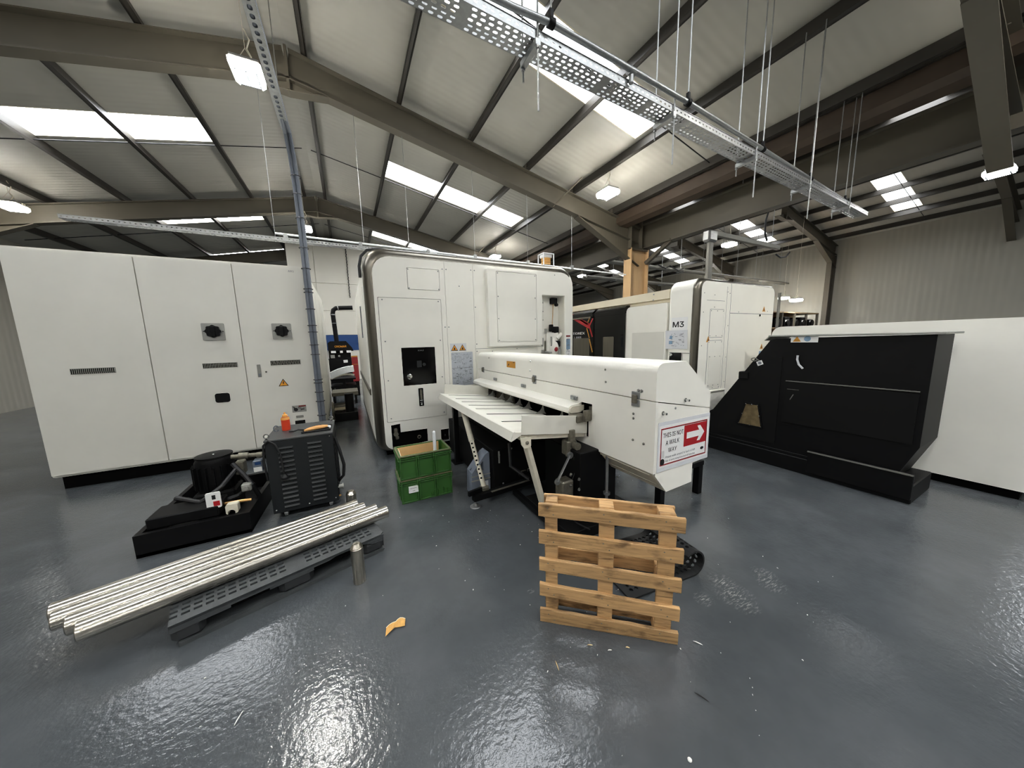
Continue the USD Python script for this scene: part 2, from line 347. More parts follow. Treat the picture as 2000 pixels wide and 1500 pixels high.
lab_sky = {(1.36, 4.1): 'largest bright roof light, crossed by the perforated cable tray at the top', (1.36, 9.4): 'long roof light on the right slope between the first two roof frames in view', (1.36, 14.9): 'roof light on the right slope just above the top of the largest white machine',
           (-5.2, 14.6): 'upper of the two roof lights cut by the left edge', (-5.2, 19.6): 'lower of the two roof lights at the left edge, beside the white partition', (-5.2, 9.4): 'roof light on the left slope above the grey cabinet', (-5.2, 4.1): 'roof light on the left slope nearest the viewer',
           (17.42, 9.0): 'roof light of the far bay at the right, behind a high-bay lamp', (17.42, 13.8): 'roof light of the far bay directly right of the tan column', (17.42, 18.55): 'roof light of the far bay directly left of the tan column', (17.42, 23.3): 'farthest roof light, beside the right shoulder of the largest machine',
           (9.22, 6.88): 'sliver of roof light seen above the valley beam right of the tan column', (9.22, 10.4): 'sliver of roof light seen above the valley beam left of the tan column'}
for i, (xa, xb, ya, yb) in enumerate(SKY):
    where = 'near bay right slope' if 0 < xa < 8 else 'near bay left slope' if xa < 0 else 'far bay near slope' if xa < 16 else 'far bay far slope'
    ix = sorted(s[2] for s in SKY if s[0] == xa).index(ya) + 1
    t = thing(f'window_{i + 1}', lab_sky.get((xa, ya)) or f'translucent roof light in the {where}, row {ix} counted from the front wall', 'skylight', (xa, ya, zroof((xa + xb) / 2)), kind='structure')
    cuts = [xa] + [x for xs in PX.values() for x in sorted(xs) if xa + .2 < x < xb - .2] + [xb]
    fr = MB()
    for a, b in zip(cuts, cuts[1:]):
        m = MB(); slope_box(m, a + .02, b - .02, ya, yb, .03, .09); put('pane', m, 'daylight_panel', t, smooth=False)
    for y in (ya, yb):
        slope_box(fr, xa, xb, y - .012, y + .012, .12)
    for x in (xa, xb): slope_box(fr, x - .012, x + .012, ya, yb, .12)
    put('upstand', fr, 'cream_paint', t, smooth=False)

# steel portal frames
def frame(y, xa, xr, xb, label, sides=(-1, 1)):
    t = thing('roof_frame', label, 'steel frame', (xr, y, 0))
    for sx, xe in ((-1, xa), (1, xb)):
        if sx not in sides: continue
        a, b = V3(xr, y, zroof(xr) - .2 - .26), V3(xe, y, zroof(min(xe, 7.9) if xe < 8.3 else xe) - .2 - .26)
        m = MB().ibeam(a, b, .46, .2, .02, .014)
        put('rafter', m, 'frame_olive', t, smooth=False)
        # haunch: the deepened wedge at the eaves end
        x1 = xe - sx * 2.3; za, zb = zroof(x1) - .2 - .5, zroof(min(xe, 7.9) if xe < 8.3 else xe) - .2 - .5
        h = MB().prism([(x1, za), (xe, zb - .62), (xe, zb + .02), (x1, za + .02)], (0, y + .007, 0), FY, .014)
        h.beam((x1, y, za), (xe, y, zb - .62), .2, .02); put('haunch', h, 'frame_olive', t, smooth=False)
    z = zroof(xr) - .2 - .5
    ap = MB().prism([(xr - .62, z - .1), (xr, z - .17), (xr + .62, z - .1), (xr, z + .08)], (0, y + .007, 0), FY, .014); ap.box(xr - .02, xr + .02, y - .1, y + .1, z - .16, z + .5)
    ap.beam((xr - .62, y, z - .1), (xr, y, z - .17), .18, .015); ap.beam((xr + .62, y, z - .1), (xr, y, z - .17), .18, .015)
    put('apex_bracket', ap, 'frame_olive', t, smooth=False)
    cl = MB()
    for x in (-.2, 1.31, 2.77, 4.17, 5.54, 6.94):
        if xr == XA: cl.box(x - .05, x - .03, y - .04, y + .04, zroof(x) - .24, zroof(x) - .05)
    for x in (4.9,):
        if xr == XA: cl.beam((x, y - .02, zroof(x) - .72), (x + .35, y - .7, zroof(x + .35) - .2), .05, .008)
    if cl.n: put('cleat', cl, 'frame_olive', t, smooth=False)
for i, y in enumerate((1., 7., 13., 19., 25., -5., -11., -17.)):
    nm = ('olive-grey roof frame overhead, closest to the viewer', 'olive-grey roof frame that runs into the top of the tan column', 'olive-grey roof frame second in view, crossing behind the white machine top',
          'olive-grey roof frame third in view, seen at the left edge', 'olive-grey roof frame farthest back, near the end wall', 'olive-grey roof frame first behind the viewer', 'olive-grey roof frame second behind the viewer', 'olive-grey roof frame last behind the viewer')[i]
    frame(y, XL, XA, XV, nm + ', in the near bay')
for i, y in enumerate((7.2, 12.0, 17.3, 22.3, 2.3, -2.6, -7.5)):
    frame(y, 8.4, XB, XW, ('grey roof frame nearest the right edge in the far bay, beyond the valley beam', 'grey roof frame right of the tan column in the far bay', 'grey roof frame left of the tan column in the far bay', 'grey roof frame farthest off in the far bay',
        'grey roof frame of the far bay level with the viewer', 'grey roof frame of the far bay just behind the viewer', 'grey roof frame of the far bay well behind the viewer')[i], (1,))
# valley: gutter, deep beams and columns
vb = thing('valley_beam', 'deep olive-grey steel beam along the roof valley above the tan column', 'beam', (8.2, 7, 4.3))
put('web_beam', MB().ibeam((8.2, Y0, 4.72), (8.2, Y1, 4.72), .70, .24, .022, .016), 'frame_olive', vb, smooth=False)
put('valley_gutter', MB().prism([(7.08, 5.2), (7.08, 4.97), (7.2, 4.9), (7.5, 4.9), (7.56, 5.0), (7.56, 5.6), (7.54, 5.6), (7.54, 5.02), (7.48, 4.92), (7.22, 4.92), (7.1, 4.99), (7.1, 5.2)], (0, Y1, 0), FY, Y1 - Y0), 'purlin_brown', vb, smooth=False)
put('valley_sole', MB().box(7.5, 8.45, Y0, Y1, 5.62, 5.66), 'purlin_steel', vb, smooth=False)
br = MB()
for y in (7, 19):
    for s in (-1, 1): br.beam((8.2, y + s * .12, 3.95), (8.2, y + s * .95, 4.4), .1, .1)
put('knee_brace', br, 'frame_olive', vb, smooth=False)
for y, lab in ((7, 'tan boarded steel column under the roof valley, behind the white machines'), (19, 'boarded steel column farther back under the roof valley')):
    c = thing('column', lab, 'column', (7.93, y, 0))
    put('steel_section', MB().ibeam((7.93, y, 4.3), (7.93, y, 5.05), .74, .26, .022, .016, up=X_), 'frame_olive', c, smooth=False)
    b = MB().ibeam((7.93, y, 0), (7.93, y, 4.34), .74, .28, .03, .05, up=X_); put('board_casing', b, 'tan_board', c, smooth=False)
    put('stiffener', MB().box(7.6, 8.26, y - .13, y + .13, 4.3, 4.34).box(8.0, 8.02, y - .13, y, 4.34, 5.1), 'frame_olive', c, smooth=False)
# side wall columns of the far bay
for y in (7.2, 12., 17.3):
    t = put('side_column', MB().ibeam((22.1, y, 0), (22.1, y, 5.6), .5, .2, .02, .016, up=X_), 'frame_olive', None, f'grey steel column against the far right side wall, {"nearest" if y == 7.2 else "middle" if y == 12 else "farthest"} of three', 'column', smooth=False)
# internal partition at the far end of the left aisle
pw = thing('partition_wall', 'tall white panelled partition with a blue band behind the aisle between the machines', 'partition', (-2.05, 17.5, 0))
put('frame_core', MB().box(-2.03, 6.0, 17.52, 19.5, 0, 6.28), 'wall_white', pw)
zz = [2.2, 3.35, 4.6, 6.3]
for a, b in zip(zz, zz[1:]):
    for xa, xb in ((-2.05, -1.02), (-1.01, 1.9), (1.91, 6.0)):
        put('wall_panel', MB().box(xa, xb - .012, 17.47, 17.53, a, b - .015, .006), 'wall_white', pw)
put('lower_band', MB().box(-2.05, 6.0, 17.46, 17.53, 1.45, 2.19), 'wall_blue', pw); put('wall_panel', MB().box(-2.05, 6.0, 17.47, 17.53, 0, 1.44), 'wall_white', pw)

# ================================================================ services overhead
def tray_module(L, w, hgt, rows=5, pitch=.055, hx=.018, hy=.009):
    base = sbox(0, 0, L, w); n = int(L / pitch); holes = []
    for i in range(n):
        for j in range(rows):
            y = w * (j + .5) / rows; x = (i + .5) * L / n + (.012 if j % 2 else 0)
            if i % 9 == 8: continue
            holes.append(rrect(x - hx, x + hx, y - hy, y + hy, hy * .9, 2))
    side = sbox(0, 0, L, hgt); sh = [rrect((i + .5) * L / n - .012, (i + .5) * L / n + .012, hgt * .5 - .006, hgt * .5 + .006, .0055, 1) for i in range(n)]
    return base.difference(unary_union([Polygon(h) for h in holes])), side.difference(unary_union([Polygon(h) for h in sh]))
def cable_tray(name, label, p, d, n, L, w, hgt, mat, **kw):
    d = unit(d); sd = unit(np.cross(Z_, d)); base, side = tray_module(L, w, hgt, **kw)
    t = thing(name, label, 'cable tray', p)
    for k in range(n):
        o = np.asarray(p) + d * L * k; m = MB()
        m.prism(base, o, (d, sd), .002); m.prism(side, o, (d, Z_), .002); m.prism(side, o + sd * w, (d, Z_), .002)
        m.beam(o + Z_ * hgt, o + d * L + Z_ * hgt, .012, .004); m.beam(o + sd * w + Z_ * hgt, o + sd * w + d * L + Z_ * hgt, .012, .004)
        put('tray_length', m, mat, t, smooth=False)
    return t, sd
TZ = 3.65
t, sd = cable_tray('cable_tray', 'perforated galvanised cable tray hung across the roof at upper right', (-.2, 1.893, TZ), (1, .033, 0), 5, 1.6, .165, .055, 'galvanised', hx=.016, hy=.0085)
for x in (1.24, 2.64, 4.05, 5.46, 6.9):
    yy = 1.893 + .033 * (x + .2)
    put('trapeze_bracket', MB().box(x - .02, x + .02, yy - .02, yy + .185, TZ - .045, TZ - .003, .003), 'galvanised', t)
    for k, dy in enumerate((-.012, .178)):
        put('hanger_rod', MB().tube([(x, yy + dy, TZ - (.13, .42)[k == 0 and x < 6]), (x, yy + dy, zroof(x) - .17)], .0065, 6).cyl((x, yy + dy, TZ - .06), (x, yy + dy, TZ - .045), .014, 6), 'galvanised', t)
cp = thing('conduit_pipe', 'round steel conduit clipped alongside the perforated cable tray at upper right', 'conduit', (.2, 1.92, TZ + .1))
put('pipe', MB().tube([(-.3, 1.95, TZ + .1), (1.06, 1.928, TZ + .1), (1.33, 1.908, TZ + .1), (2.0, 1.93, TZ + .1), (2.81, 1.959, TZ + .1), (5.22, 2.092, TZ + .1), (7.8, 2.24, TZ + .1)], .02, 12), 'galvanised', cp)
for x, yy, zz_ in ((1.33, 1.908, .1), (2.79, 1.958, .1), (4.2, 2.036, .1), (5.56, 2.112, .1), (6.96, 2.192, .1)):
    put('pipe_clamp', MB().cyl((x - .02, yy, TZ + zz_), (x + .02, yy, TZ + zz_), .03, 12).box(x - .012, x + .012, yy - .012, yy + .012, TZ + zz_ + .02, TZ + zz_ + .075), 'black_paint', cp)
    put('clamp_rod', MB().tube([(x, yy, TZ + zz_ + .06), (x, yy, zroof(x) - .17)], .006, 6), 'galvanised', cp)
put('branch_tee', MB().cyl((2.06, 1.944, TZ + .1), (2.12, 1.945, TZ + .1), .03, 12).tube([(2.09, 1.945, TZ + .1), (2.09, 1.945, TZ + .02)], .018, 8), 'galvanised', cp)

# tray that comes along the ridge and turns down beside the grey cabinet
t, sd = cable_tray('cable_tray', 'slim perforated cable tray running along the ridge to the upright conduit bundle', (-.46, -.3, 4.72), (0, 1, 0), 4, 1.5, .1, .04, 'galvanised', rows=1, pitch=.085, hx=.028, hy=.02)
for y in (1.2, 3.4, 5.4): put('hanger_rod', MB().tube([(-.51, y, 4.74), (-.51, y, zroof(-.51) - .03)], .006, 6), 'galvanised_dull', t)
cb = thing('conduit_bundle', 'tall upright bundle of grey cables tied at intervals beside the grey cabinet', 'cables', (-.455, 5.85, 0))
for k, (dx, dy, r) in enumerate(((-.02, 0, .028), (.025, -.01, .026), (.0, .03, .024))):
    zt = 4.74
    pts = [(-.455 + dx, 5.86 + dy, z) for z in (.0, 1.2, 2.4, 3.4)] + [(-.465 + dx, 5.86 + dy, 4.1), (-.475 + dx, 5.83 + dy, 4.45), (-.49 + dx, 5.70 + dy, 4.68 + .02 * k), (-.5 + dx, 5.45, 4.75), (-.505 + dx, 3., 4.755), (-.505 + dx, 0., 4.755)]
    put('cable', MB().tube(pts, r, 10), 'grey_conduit', cb)
for z in (.62, .85, 1.0, 1.15, 1.2, 1.6, 1.75, 1.95, 2.05, 2.3, 2.55, 2.6, 2.9, 3.2, 3.62, 3.95, 4.2):
    put('cable_tie', MB().tube([(-.455 + .062 * math.cos(a), 5.865 + .06 * math.sin(a), z) for a in np.linspace(0, 2 * math.pi, 17)], .005, 5), 'cable_black', cb)
put('support_channel', MB().box(-.5, -.41, 5.905, 5.93, 0, 4.3), 'galvanised_dull', cb)

# tray and pipe over the white machines
t, sd = cable_tray('cable_tray', 'long perforated cable tray above the top of the large white machine', (-3.4, 7.0, 3.58), (1, .0, 0), 3, 1.9, .14, .05, 'galvanised', rows=3)
for x in (-.95, .46, 1.31): 
    put('hanger_rod', MB().tube([(x, 7.02, 3.55), (x, 7.02, zroof(x) - .17 if abs(x - XA) > 1.2 else zroof(x) - .6)], .004, 6), 'galvanised', t)
cp = thing('conduit_pipe', 'thin steel pipe clipped above the cable tray over the large white machine', 'conduit', (-1, 7.2, 3.68))
put('pipe', MB().tube([(-.95, 7.05, 3.70), (8.0, 7.05, 3.6)], .019, 10), 'clear_white', cp)
for x in (-.8, .4, 1.7, 2.77, 4.17, 5.54): put('pipe_clip', MB().box(x - .03, x + .03, 7.0, 7.1, 3.6, 3.7), 'galvanised', cp)
for x in (2.77, 4.17, 5.54): put('hanger_rod', MB().tube([(x, 7.05, 3.64), (x, 7.05, zroof(x) - .66)], .004, 6), 'galvanised', cp)

# high-bay lamps with clear prismatic sides
def lamp(label, x, y, z, top=None):
    t = thing('high_bay_lamp', label, 'lamp', (x, y, z), local=True); h = (top or zroof(x) - .2) - z
    put('housing', MB().box(-.165, .165, -.185, .185, .115, .145, .012).box(-.06, .06, -.09, .09, .145, .2, .02).box(.07, .15, .02, .14, .145, .19, .01), 'worn_white', t)
    fins = MB()
    for k in range(7): fins.box(-.16, .16, -.165 + .055 * k - .003, -.165 + .055 * k + .003, .145, .17)
    put('heat_fins', fins, 'galvanised', t)
    for q in (-.058, .058): put('light_panel', MB().box(q - .05, q + .05, -.13, .13, .005, .03, .008), 'lamp_glow', t)
    put('bezel', MB().box(-.122, .122, -.152, -.137, .0, .03).box(-.122, .122, .137, .152, .0, .03).box(-.122, -.112, -.137, .137, .0, .03).box(.112, .122, -.137, .137, .0, .03).box(-.006, .006, -.137, .137, 0, .03), 'print_grey', t)
    for sx in (-1, 1):
        put('prism_side', MB().prism([(.128, .01), (.175, .05), (.178, .112), (.165, .112), (.118, .03)], (0, .185, 0), ((sx, 0, 0), Z_), .37 * sx) if sx > 0 else MB().prism([(-.128, .01), (-.118, .03), (-.165, .112), (-.178, .112), (-.175, .05)], (0, .185, 0), FY, .37), 'lamp_side', t)
        y0 = sx * .185; put('prism_end', MB().box(-.16, .16, min(y0, y0 + sx * .012), max(y0, y0 + sx * .012), .04, .112, .003), 'lamp_side', t)
    w = MB()
    for sx in (-1, 1): w.tube([(sx * .14, 0, .14), (0, 0, .38)], .004, 5)
    w.tube([(0, 0, .38), (0, 0, h)], .004, 5).tube([(0, 0, .2), (.06, .01, .3), (.02, .0, .38), (.06, 0, .5), (0.01, 0, .62)], .009, 6)
    put('suspension_cable', w, 'worn_white', t); return t
for (x, y, z), lab in (((5.54, 5.75, 4.92), 'white high-bay lamp hanging right of the biggest roof light, before the tan column'),
        ((-.9, 6.0, 5.42), 'white high-bay lamp at upper left beside the slim cable tray'), ((-.87, 12.6, 5.4), 'white high-bay lamp seen behind the upright cable bundle'),
        ((5.58, 12.0, 5.0), 'white high-bay lamp just above the largest white machine, left of the amber beacon'), ((12.7, 7.0, 4.95), 'high-bay lamp in front of the bright roof light at the right'),
        ((12.7, 15.2, 5.35), 'high-bay lamp left of the tan column in the second bay'), ((20.75, 12.8, 4.9), 'high-bay lamp right of the tan column, low over the far bay'),
        ((20.75, 18.5, 5.0), 'high-bay lamp far off between the largest white machine and the tan column'), ((20.75, 8.5, 3.55), 'high-bay lamp low at the right edge beside the M3 machine'),
        ((18.5, 7.1, 3.2), 'high-bay lamp lowest of those at the right edge, over the far bay'), ((-.87, -.5, 5.3), 'high-bay lamp at the ridge behind the viewer'), ((5.58, -.5, 4.95), 'high-bay lamp on the right slope behind the viewer'),
        ((-.87, -6.5, 5.3), 'second high-bay lamp at the ridge behind the viewer'), ((5.58, -6.5, 4.95), 'second high-bay lamp on the right slope behind the viewer'), ((-.87, -12.5, 5.3), 'third high-bay lamp at the ridge behind the viewer'),
        ((5.58, -12.5, 4.95), 'third high-bay lamp on the right slope behind the viewer'), ((-6.5, -.5, 4.95), 'high-bay lamp on the left slope behind the viewer'), ((-6.5, -6.5, 4.95), 'second high-bay lamp on the left slope behind the viewer'),
        ((12.7, 1.6, 5.0), 'high-bay lamp in the second bay level with the viewer'), ((12.7, -4.4, 5.0), 'high-bay lamp in the second bay behind the viewer'), ((5.58, 18., 5.0), 'high-bay lamp far back on the right slope'), ((-6.5, 12., 4.95), 'high-bay lamp on the left slope beyond the grey cabinet')):
    lamp(lab, x, y, z)

# ================================================================ the large white machining centre (its end faces the viewer)
YM = 4.95
mc = thing('machining_centre', 'largest white machining centre, its end wall facing the viewer with a black window', 'machine', (.3, YM, 0))
OUT = rrect(.275, 3.93, .11, 3.10, (.16, .05, .3, .3), 6)
INN = rrect(.395, 3.915, .135, 2.975, (.14, .04, .27, .25), 6)
alc = sbox(3.19, 1.2, 3.73, 2.56)
bd = MB().prism(Polygon(OUT).difference(alc), (0, 5.45, 0), FY, .37).prism(OUT, (0, 9.3, 0), FY, 3.85)
put('body', bd, 'white_paint', mc)
def loft(sel):
    m = MB(); n = len(OUT); st = 8; rows = []
    O, I = np.array(OUT), np.array(INN)
    for k in range(st + 1):
        t = math.pi / 2 * k / st; w = 1 - math.cos(t); y = 5.08 - .13 * math.sin(t)
        q = O + (I - O) * w; rows.append(np.column_stack([q[:, 0], np.full(n, y), q[:, 1]]))
    v = np.vstack(rows); F = []
    for k in range(st):
        for j in range(n):
            if sel(O[j], O[(j + 1) % n]): F.append([k * n + j, k * n + (j + 1) % n, (k + 1) * n + (j + 1) % n, (k + 1) * n + j])
    return m.add(v, F)
isband = lambda a, b: (a[0] + b[0]) / 2 < .5 or ((a[1] + b[1]) / 2 > 3.0 and (a[0] + b[0]) / 2 < 3.86)
put('rim_band', loft(isband), 'stainless', mc, label='brushed steel rounded edge along left and top')
put('rim_edge', loft(lambda a, b: not isband(a, b)), 'white_paint', mc)
G = .004
def hole(x0, x1, z0, z1): return sbox(x0, z0, x1, z1)
face = Polygon(INN); lowrec = Polygon([(.49, .135), (.49, .515), (.622, .525), (.622, .39), (1.027, .388), (1.027, .175), (.66, .15)])
cuts = {'window': hole(.714, 1.216, 1.10, 1.675), 'recess': hole(1.24, 1.375, .13, .335)}
acc = hole(.5, 1.352, .56, 2.405); sm = hole(.867, 1.348, 2.53, 2.845)
P1 = face.intersection(hole(0, 1.429 - G / 2, 0, 4)); P2 = face.intersection(hole(1.429 + G / 2, 1.895 - G / 2, 0, 4)); P3 = face.intersection(hole(1.895 + G / 2, 5, 0, 4))
acc_o = Polygon(rrect(.44, 1.352, .565, 2.405, .01, 1)); sm_o = Polygon(rrect(.867, 1.348, 2.53, 2.845, .01, 1))
# the large access panel leans with the skewed left joint seen on the machine
for nm, P in (('end_panel', P1.difference(unary_union([acc_o, sm_o, lowrec, cuts['recess']]))), ('end_panel', P2), ('end_panel', P3.difference(unary_union([alc, hole(1.895, 1.9, 1.62, 1.63)])))):
    put(nm, MB().prism(P, (0, YM + .025, 0), FY, .025), 'white_paint', mc)
put('backing', MB().prism(face.buffer(-.01).difference(unary_union([alc])), (0, YM + .1, 0), FY, .05), 'dark_void', mc)
put('access_panel', MB().prism(Polygon(rrect(.446, 1.346, .571, 2.399, .01, 2)).difference(cuts['window']), (0, YM + .025, 0), FY, .027), 'white_paint', mc)
put('access_panel', MB().prism(rrect(.873, 1.342, 2.536, 2.839, .01, 2), (0, YM + .025, 0), FY, .027), 'white_paint', mc)
wp = put('window_panel', MB().prism(rrect(.714, 1.216, 1.10, 1.675, .006, 2), (0, YM + .02, 0), FY, .012), 'black_gloss', mc, label='black glass window panel')
put('window_gear', MB().box(.93, 1.0, YM - .002, YM + .01, 1.37, 1.47).cyl((1.04, YM + .01, 1.41), (1.04, YM - .004, 1.41), .024), 'charcoal_texture', wp)
put('round_knob', MB().lathe((.81, YM + .008, 1.235), [(.04, 0), (.04, .012), (.032, .02), (.03, .035), (.02, .04), (1e-4, .04)], 24, -Y_), 'chrome', wp, label='round steel knob')
put('print_line', MB().text('SCALE', .018, (.955, YM + .008, 1.62), FY, .001, width=.09), 'print_grey', wp)
lg = put('level_gauge', MB().prism(rrect(.925, .995, .765, 1.045, .004, 1), (0, YM - .002, 0), FY, .01), 'black_paint', mc, label='black gauge plate with a sight glass')
put('sight_glass', MB().prism(rrect(.945, .975, .87, 1.03, .012, 3), (0, YM - .012, 0), FY, .012), 'dirty_metal', lg)
put('scale_mark', MB().box(.94, .98, YM - .014, YM - .012, .85, .86).box(.945, .975, YM - .014, YM - .012, .82, .826).box(.95, .97, YM - .014, YM - .012, .785, .805), 'paper', lg)
lr = put('service_recess', MB().box(.47, 1.05, YM + .12, YM + .125, .12, .54).box(1.22, 1.4, YM + .12, YM + .125, .12, .36), 'black_matt', mc)
put('valve', MB().cyl((.555, YM + .1, .36), (.555, YM + .02, .36), .035).box(.53, .58, YM + .03, YM + .1, .33, .45, .01).obox((.57, YM + .05, .30), rz(0), (.05, .04, .05), .01), 'dirty_metal', lr)
put('elbow', MB().lathe((.9, YM + .1, .26), [(.03, 0), (.03, .05), (.018, .055), (.018, .06)], 12, -Y_).tube([(.66, YM + .1, .33), (.75, YM + .06, .3), (.88, YM + .09, .33)], .008, 6), 'dirty_metal', lr)
put('hose', MB().tube([(1.3, YM + .08, .15), (1.32, YM + .05, .22), (1.3, YM + .1, .32)], .01, 6), 'cable_black', lr)
# raised cover box with its own panel
cv = put('raised_cover', MB().prism(sbox(2.11, 1.655, 3.155, 2.91).difference(Polygon(rrect(2.262, 3.04, 1.722, 2.88, .01, 1))), (0, YM, 0), FY, .1).box(2.12, 3.15, YM - .06, YM, 1.66, 2.9), 'white_paint', mc)
put('cover_panel', MB().prism(rrect(2.268, 3.034, 1.728, 2.874, .012, 2), (0, YM, 0), FY, .1), 'white_paint', mc)
# alcove with its hydraulic unit
AD = lambda y: 5.155 - (5.43 - y) * .5          # the hydraulic unit is packed into a shallow recess
al = put('alcove', MB().box(3.17, 3.75, 5.155, 5.17, 1.2, 2.58).box(3.17, 3.196, YM + .012, 5.16, 1.2, 2.58).box(3.724, 3.75, YM + .012, 5.16, 1.2, 2.58).box(3.17, 3.75, YM + .012, 5.16, 2.552, 2.58), 'white_paint', mc)
def unit_part(nm, mb, mat, **k):
    for i, v in enumerate(mb.v): v = np.array(v); v[:, 1] = AD(v[:, 1]); mb.v[i] = v
    return put(nm, mb, mat, al, **k)
unit_part('switch_block', MB().box(3.52, 3.66, 5.3, 5.43, 2.42, 2.53, .01).cyl((3.62, 5.3, 2.4), (3.62, 5.22, 2.4), .03), 'black_paint')
unit_part('gold_line', MB().tube([(3.58, 5.36, 2.42), (3.57, 5.36, 2.2), (3.55, 5.35, 1.98)], .007, 6), 'copper_line')
for q_ in (MB().box(3.47, 3.53, 5.2, 5.34, 1.9, 2.03, .01), MB().obox((3.6, 5.27, 1.93), rz(20), (.14, .1, .12), .015), MB().box(3.6, 3.7, 5.22, 5.32, 1.6, 1.72, .015), MB().box(3.2, 3.36, 5.1, 5.3, 1.33, 1.45, .01)): unit_part('solenoid', q_, 'black_paint')
unit_part('manifold', MB().box(3.3, 3.66, 5.22, 5.42, 1.72, 1.88, .02).cyl((3.4, 5.2, 1.5), (3.4, 5.2, 1.86), .04).cyl((3.62, 5.2, 1.76), (3.72, 5.2, 1.86), .035).lathe((3.52, 5.24, 1.3), [(.07, 0), (.07, .16), (.12, .2), (.14, .3), (.11, .38), (.06, .42), (.05, .48), (1e-4, .5)], 18).box(3.22, 3.32, 5.2, 5.4, 1.55, 1.9, .01), 'white_paint')
for q_ in (((3.34, 5.16, 1.95), (3.34, 5.16, 1.86), .025), ((3.46, 5.14, 1.62), (3.46, 5.14, 1.8), .018), ((3.26, 5.14, 1.62), (3.26, 5.14, 1.78), .022), ((3.3, 5.12, 1.52), (3.46, 5.12, 1.5), .016), ((3.66, 5.16, 1.3), (3.66, 5.16, 1.56), .03)): unit_part('fitting', MB().cyl(*q_), 'grey_plate')
unit_part('red_knob', MB().dome((3.56, 5.11, 1.56), .045, -Y_, 12).cyl((3.56, 5.18, 1.56), (3.56, 5.1, 1.56), .035), 'red_paint', label='red push knob')
unit_part('back_plug', screws([(3.27 + .1 * i, 5.43, 2.12 + .16 * j) for i in range(2) for j in range(3)] + [(3.62, 5.43, 1.98), (3.28, 5.43, 1.98)], -Y_, .012), 'grey_plate', kind='stuff')
# stickers
wl = put('warning_sticker', MB().prism(rrect(1.465, 1.735, 1.59, 1.72, .004, 1), (0, YM, 0), FY, .002), 'sleeve', mc, label='white sticker with two orange warning triangles')
for x in (1.475, 1.61):
    put('warning_triangle', MB().prism([(x, 1.603), (x + .115, 1.603), (x + .0575, 1.703)], (0, YM - .002, 0), FY, .001), 'print_black', wl)
    put('warning_triangle', MB().prism([(x + .012, 1.611), (x + .103, 1.611), (x + .0575, 1.69)], (0, YM - .003, 0), FY, .001).prism([(0, 0), (1e-3, 0), (0, 1e-3)], (x + .05, YM, 1.65), FY, .001), 'label_orange', wl)
    put('pictogram', MB().prism([(x + .04, 1.62), (x + .075, 1.62), (x + .068, 1.64), (x + .058, 1.665), (x + .05, 1.64)], (0, YM - .004, 0), FY, .001), 'print_black', wl)
ip = put('instruction_plate', MB().prism(rrect(1.474, 1.838, 1.03, 1.578, .006, 1), (0, YM, 0), FY, .002), 'plate_silver', mc, label='silver-blue instruction plate full of small diagrams')
def scribble(x0, x1, z0, z1, y, n, seed):
    r = random.Random(seed); m = MB()
    for _ in range(n):
        x, z, w = r.uniform(x0, x1), r.uniform(z0, z1), r.uniform(.008, .05); w = min(w, x1 - x); h = r.choice([.003, .003, .004, .012])
        if r.random() < .25: m.tube([(x + .015 * math.cos(a), y, z + .015 * math.sin(a)) for a in np.linspace(0, r.uniform(3, 6.3), 9)], .0015, 4)
        elif r.random() < .3: m.box(x, x + .003, y - .001, y, z, min(z + w, z1))
        else: m.box(x, x + w, y - .001, y, z, z + h)
    return m
put('fine_print', scribble(1.485, 1.815, 1.05, 1.56, YM - .002, 150, 3), 'print_grey', ip, kind='stuff')
put('fine_print', scribble(1.485, 1.815, 1.05, 1.56, YM - .002, 12, 4), 'print_black', ip, kind='stuff')
put('divider', MB().box(1.476, 1.836, YM - .003, YM - .001, 1.318, 1.324), 'print_grey', ip)
bl = put('caution_sticker', MB().prism(rrect(3.755, 3.865, 1.3, 1.83, .004, 1), (0, YM, 0), FY, .002), 'paper', mc, label='tall white and blue caution sticker with a red header')
put('red_header', MB().box(3.76, 3.86, YM - .003, YM - .001, 1.79, 1.82), 'print_darkred', bl)
put('blue_block', MB().box(3.765, 3.855, YM - .003, YM - .001, 1.55, 1.75), 'print_blue', bl)
put('fine_print', scribble(3.765, 3.84, 1.32, 1.76, YM - .003, 60, 5), 'print_grey', bl, kind='stuff')
rp = put('small_plate', MB().prism(rrect(1.5, 1.57, .62, .76, .004, 1), (0, YM, 0), FY, .002), 'grey_plate', mc)
S = []
for (x0, x1, z0, z1) in ((.5, 1.31, .62, 2.37), (.885, 1.33, 2.55, 2.82), (2.29, 3.01, 1.75, 2.85)):
    d = .1 if x0 > 2 else .003
    S += [(x, YM - d, z) for x in (x0, x1) for z in (z0, z1)] + ([(x, YM - d, z0 + (z1 - z0) * k) for x in (x0, x1) for k in (.33, .66)] if z1 - z0 > 1 else [])
S += [(1.429 + s * .03, YM, z) for s in (-1, 1) for z in (2.86, 1.98, .22)] + [(1.895 + s * .03, YM, z) for s in (-1, 1) for z in (2.88,)] + [(1.92, YM, z) for z in (2.3, 1.7, 1.58)] + [(1.66, YM, 2.62), (2.2, YM, 1.57), (2.68, YM, 1.6), (3.13, YM, 2.37), (2.95, YM, 2.93), (3.5, YM, 2.92), (1.74, YM, .25), (1.78, YM, .25), (3.0, YM, 1.66)]
put('screw_head', screws(S, -Y_, .011), 'galvanised', mc, kind='stuff')
put('joint_line', MB().box(1.9, 3.18, YM - .0015, YM, 1.62, 1.626), 'print_grey', mc)
put('side_panel', MB().prism(rrect(-8.2, -5.35, .35, 2.6, .05), (.29, 0, 0), FXn, .02), 'white_paint', mc)
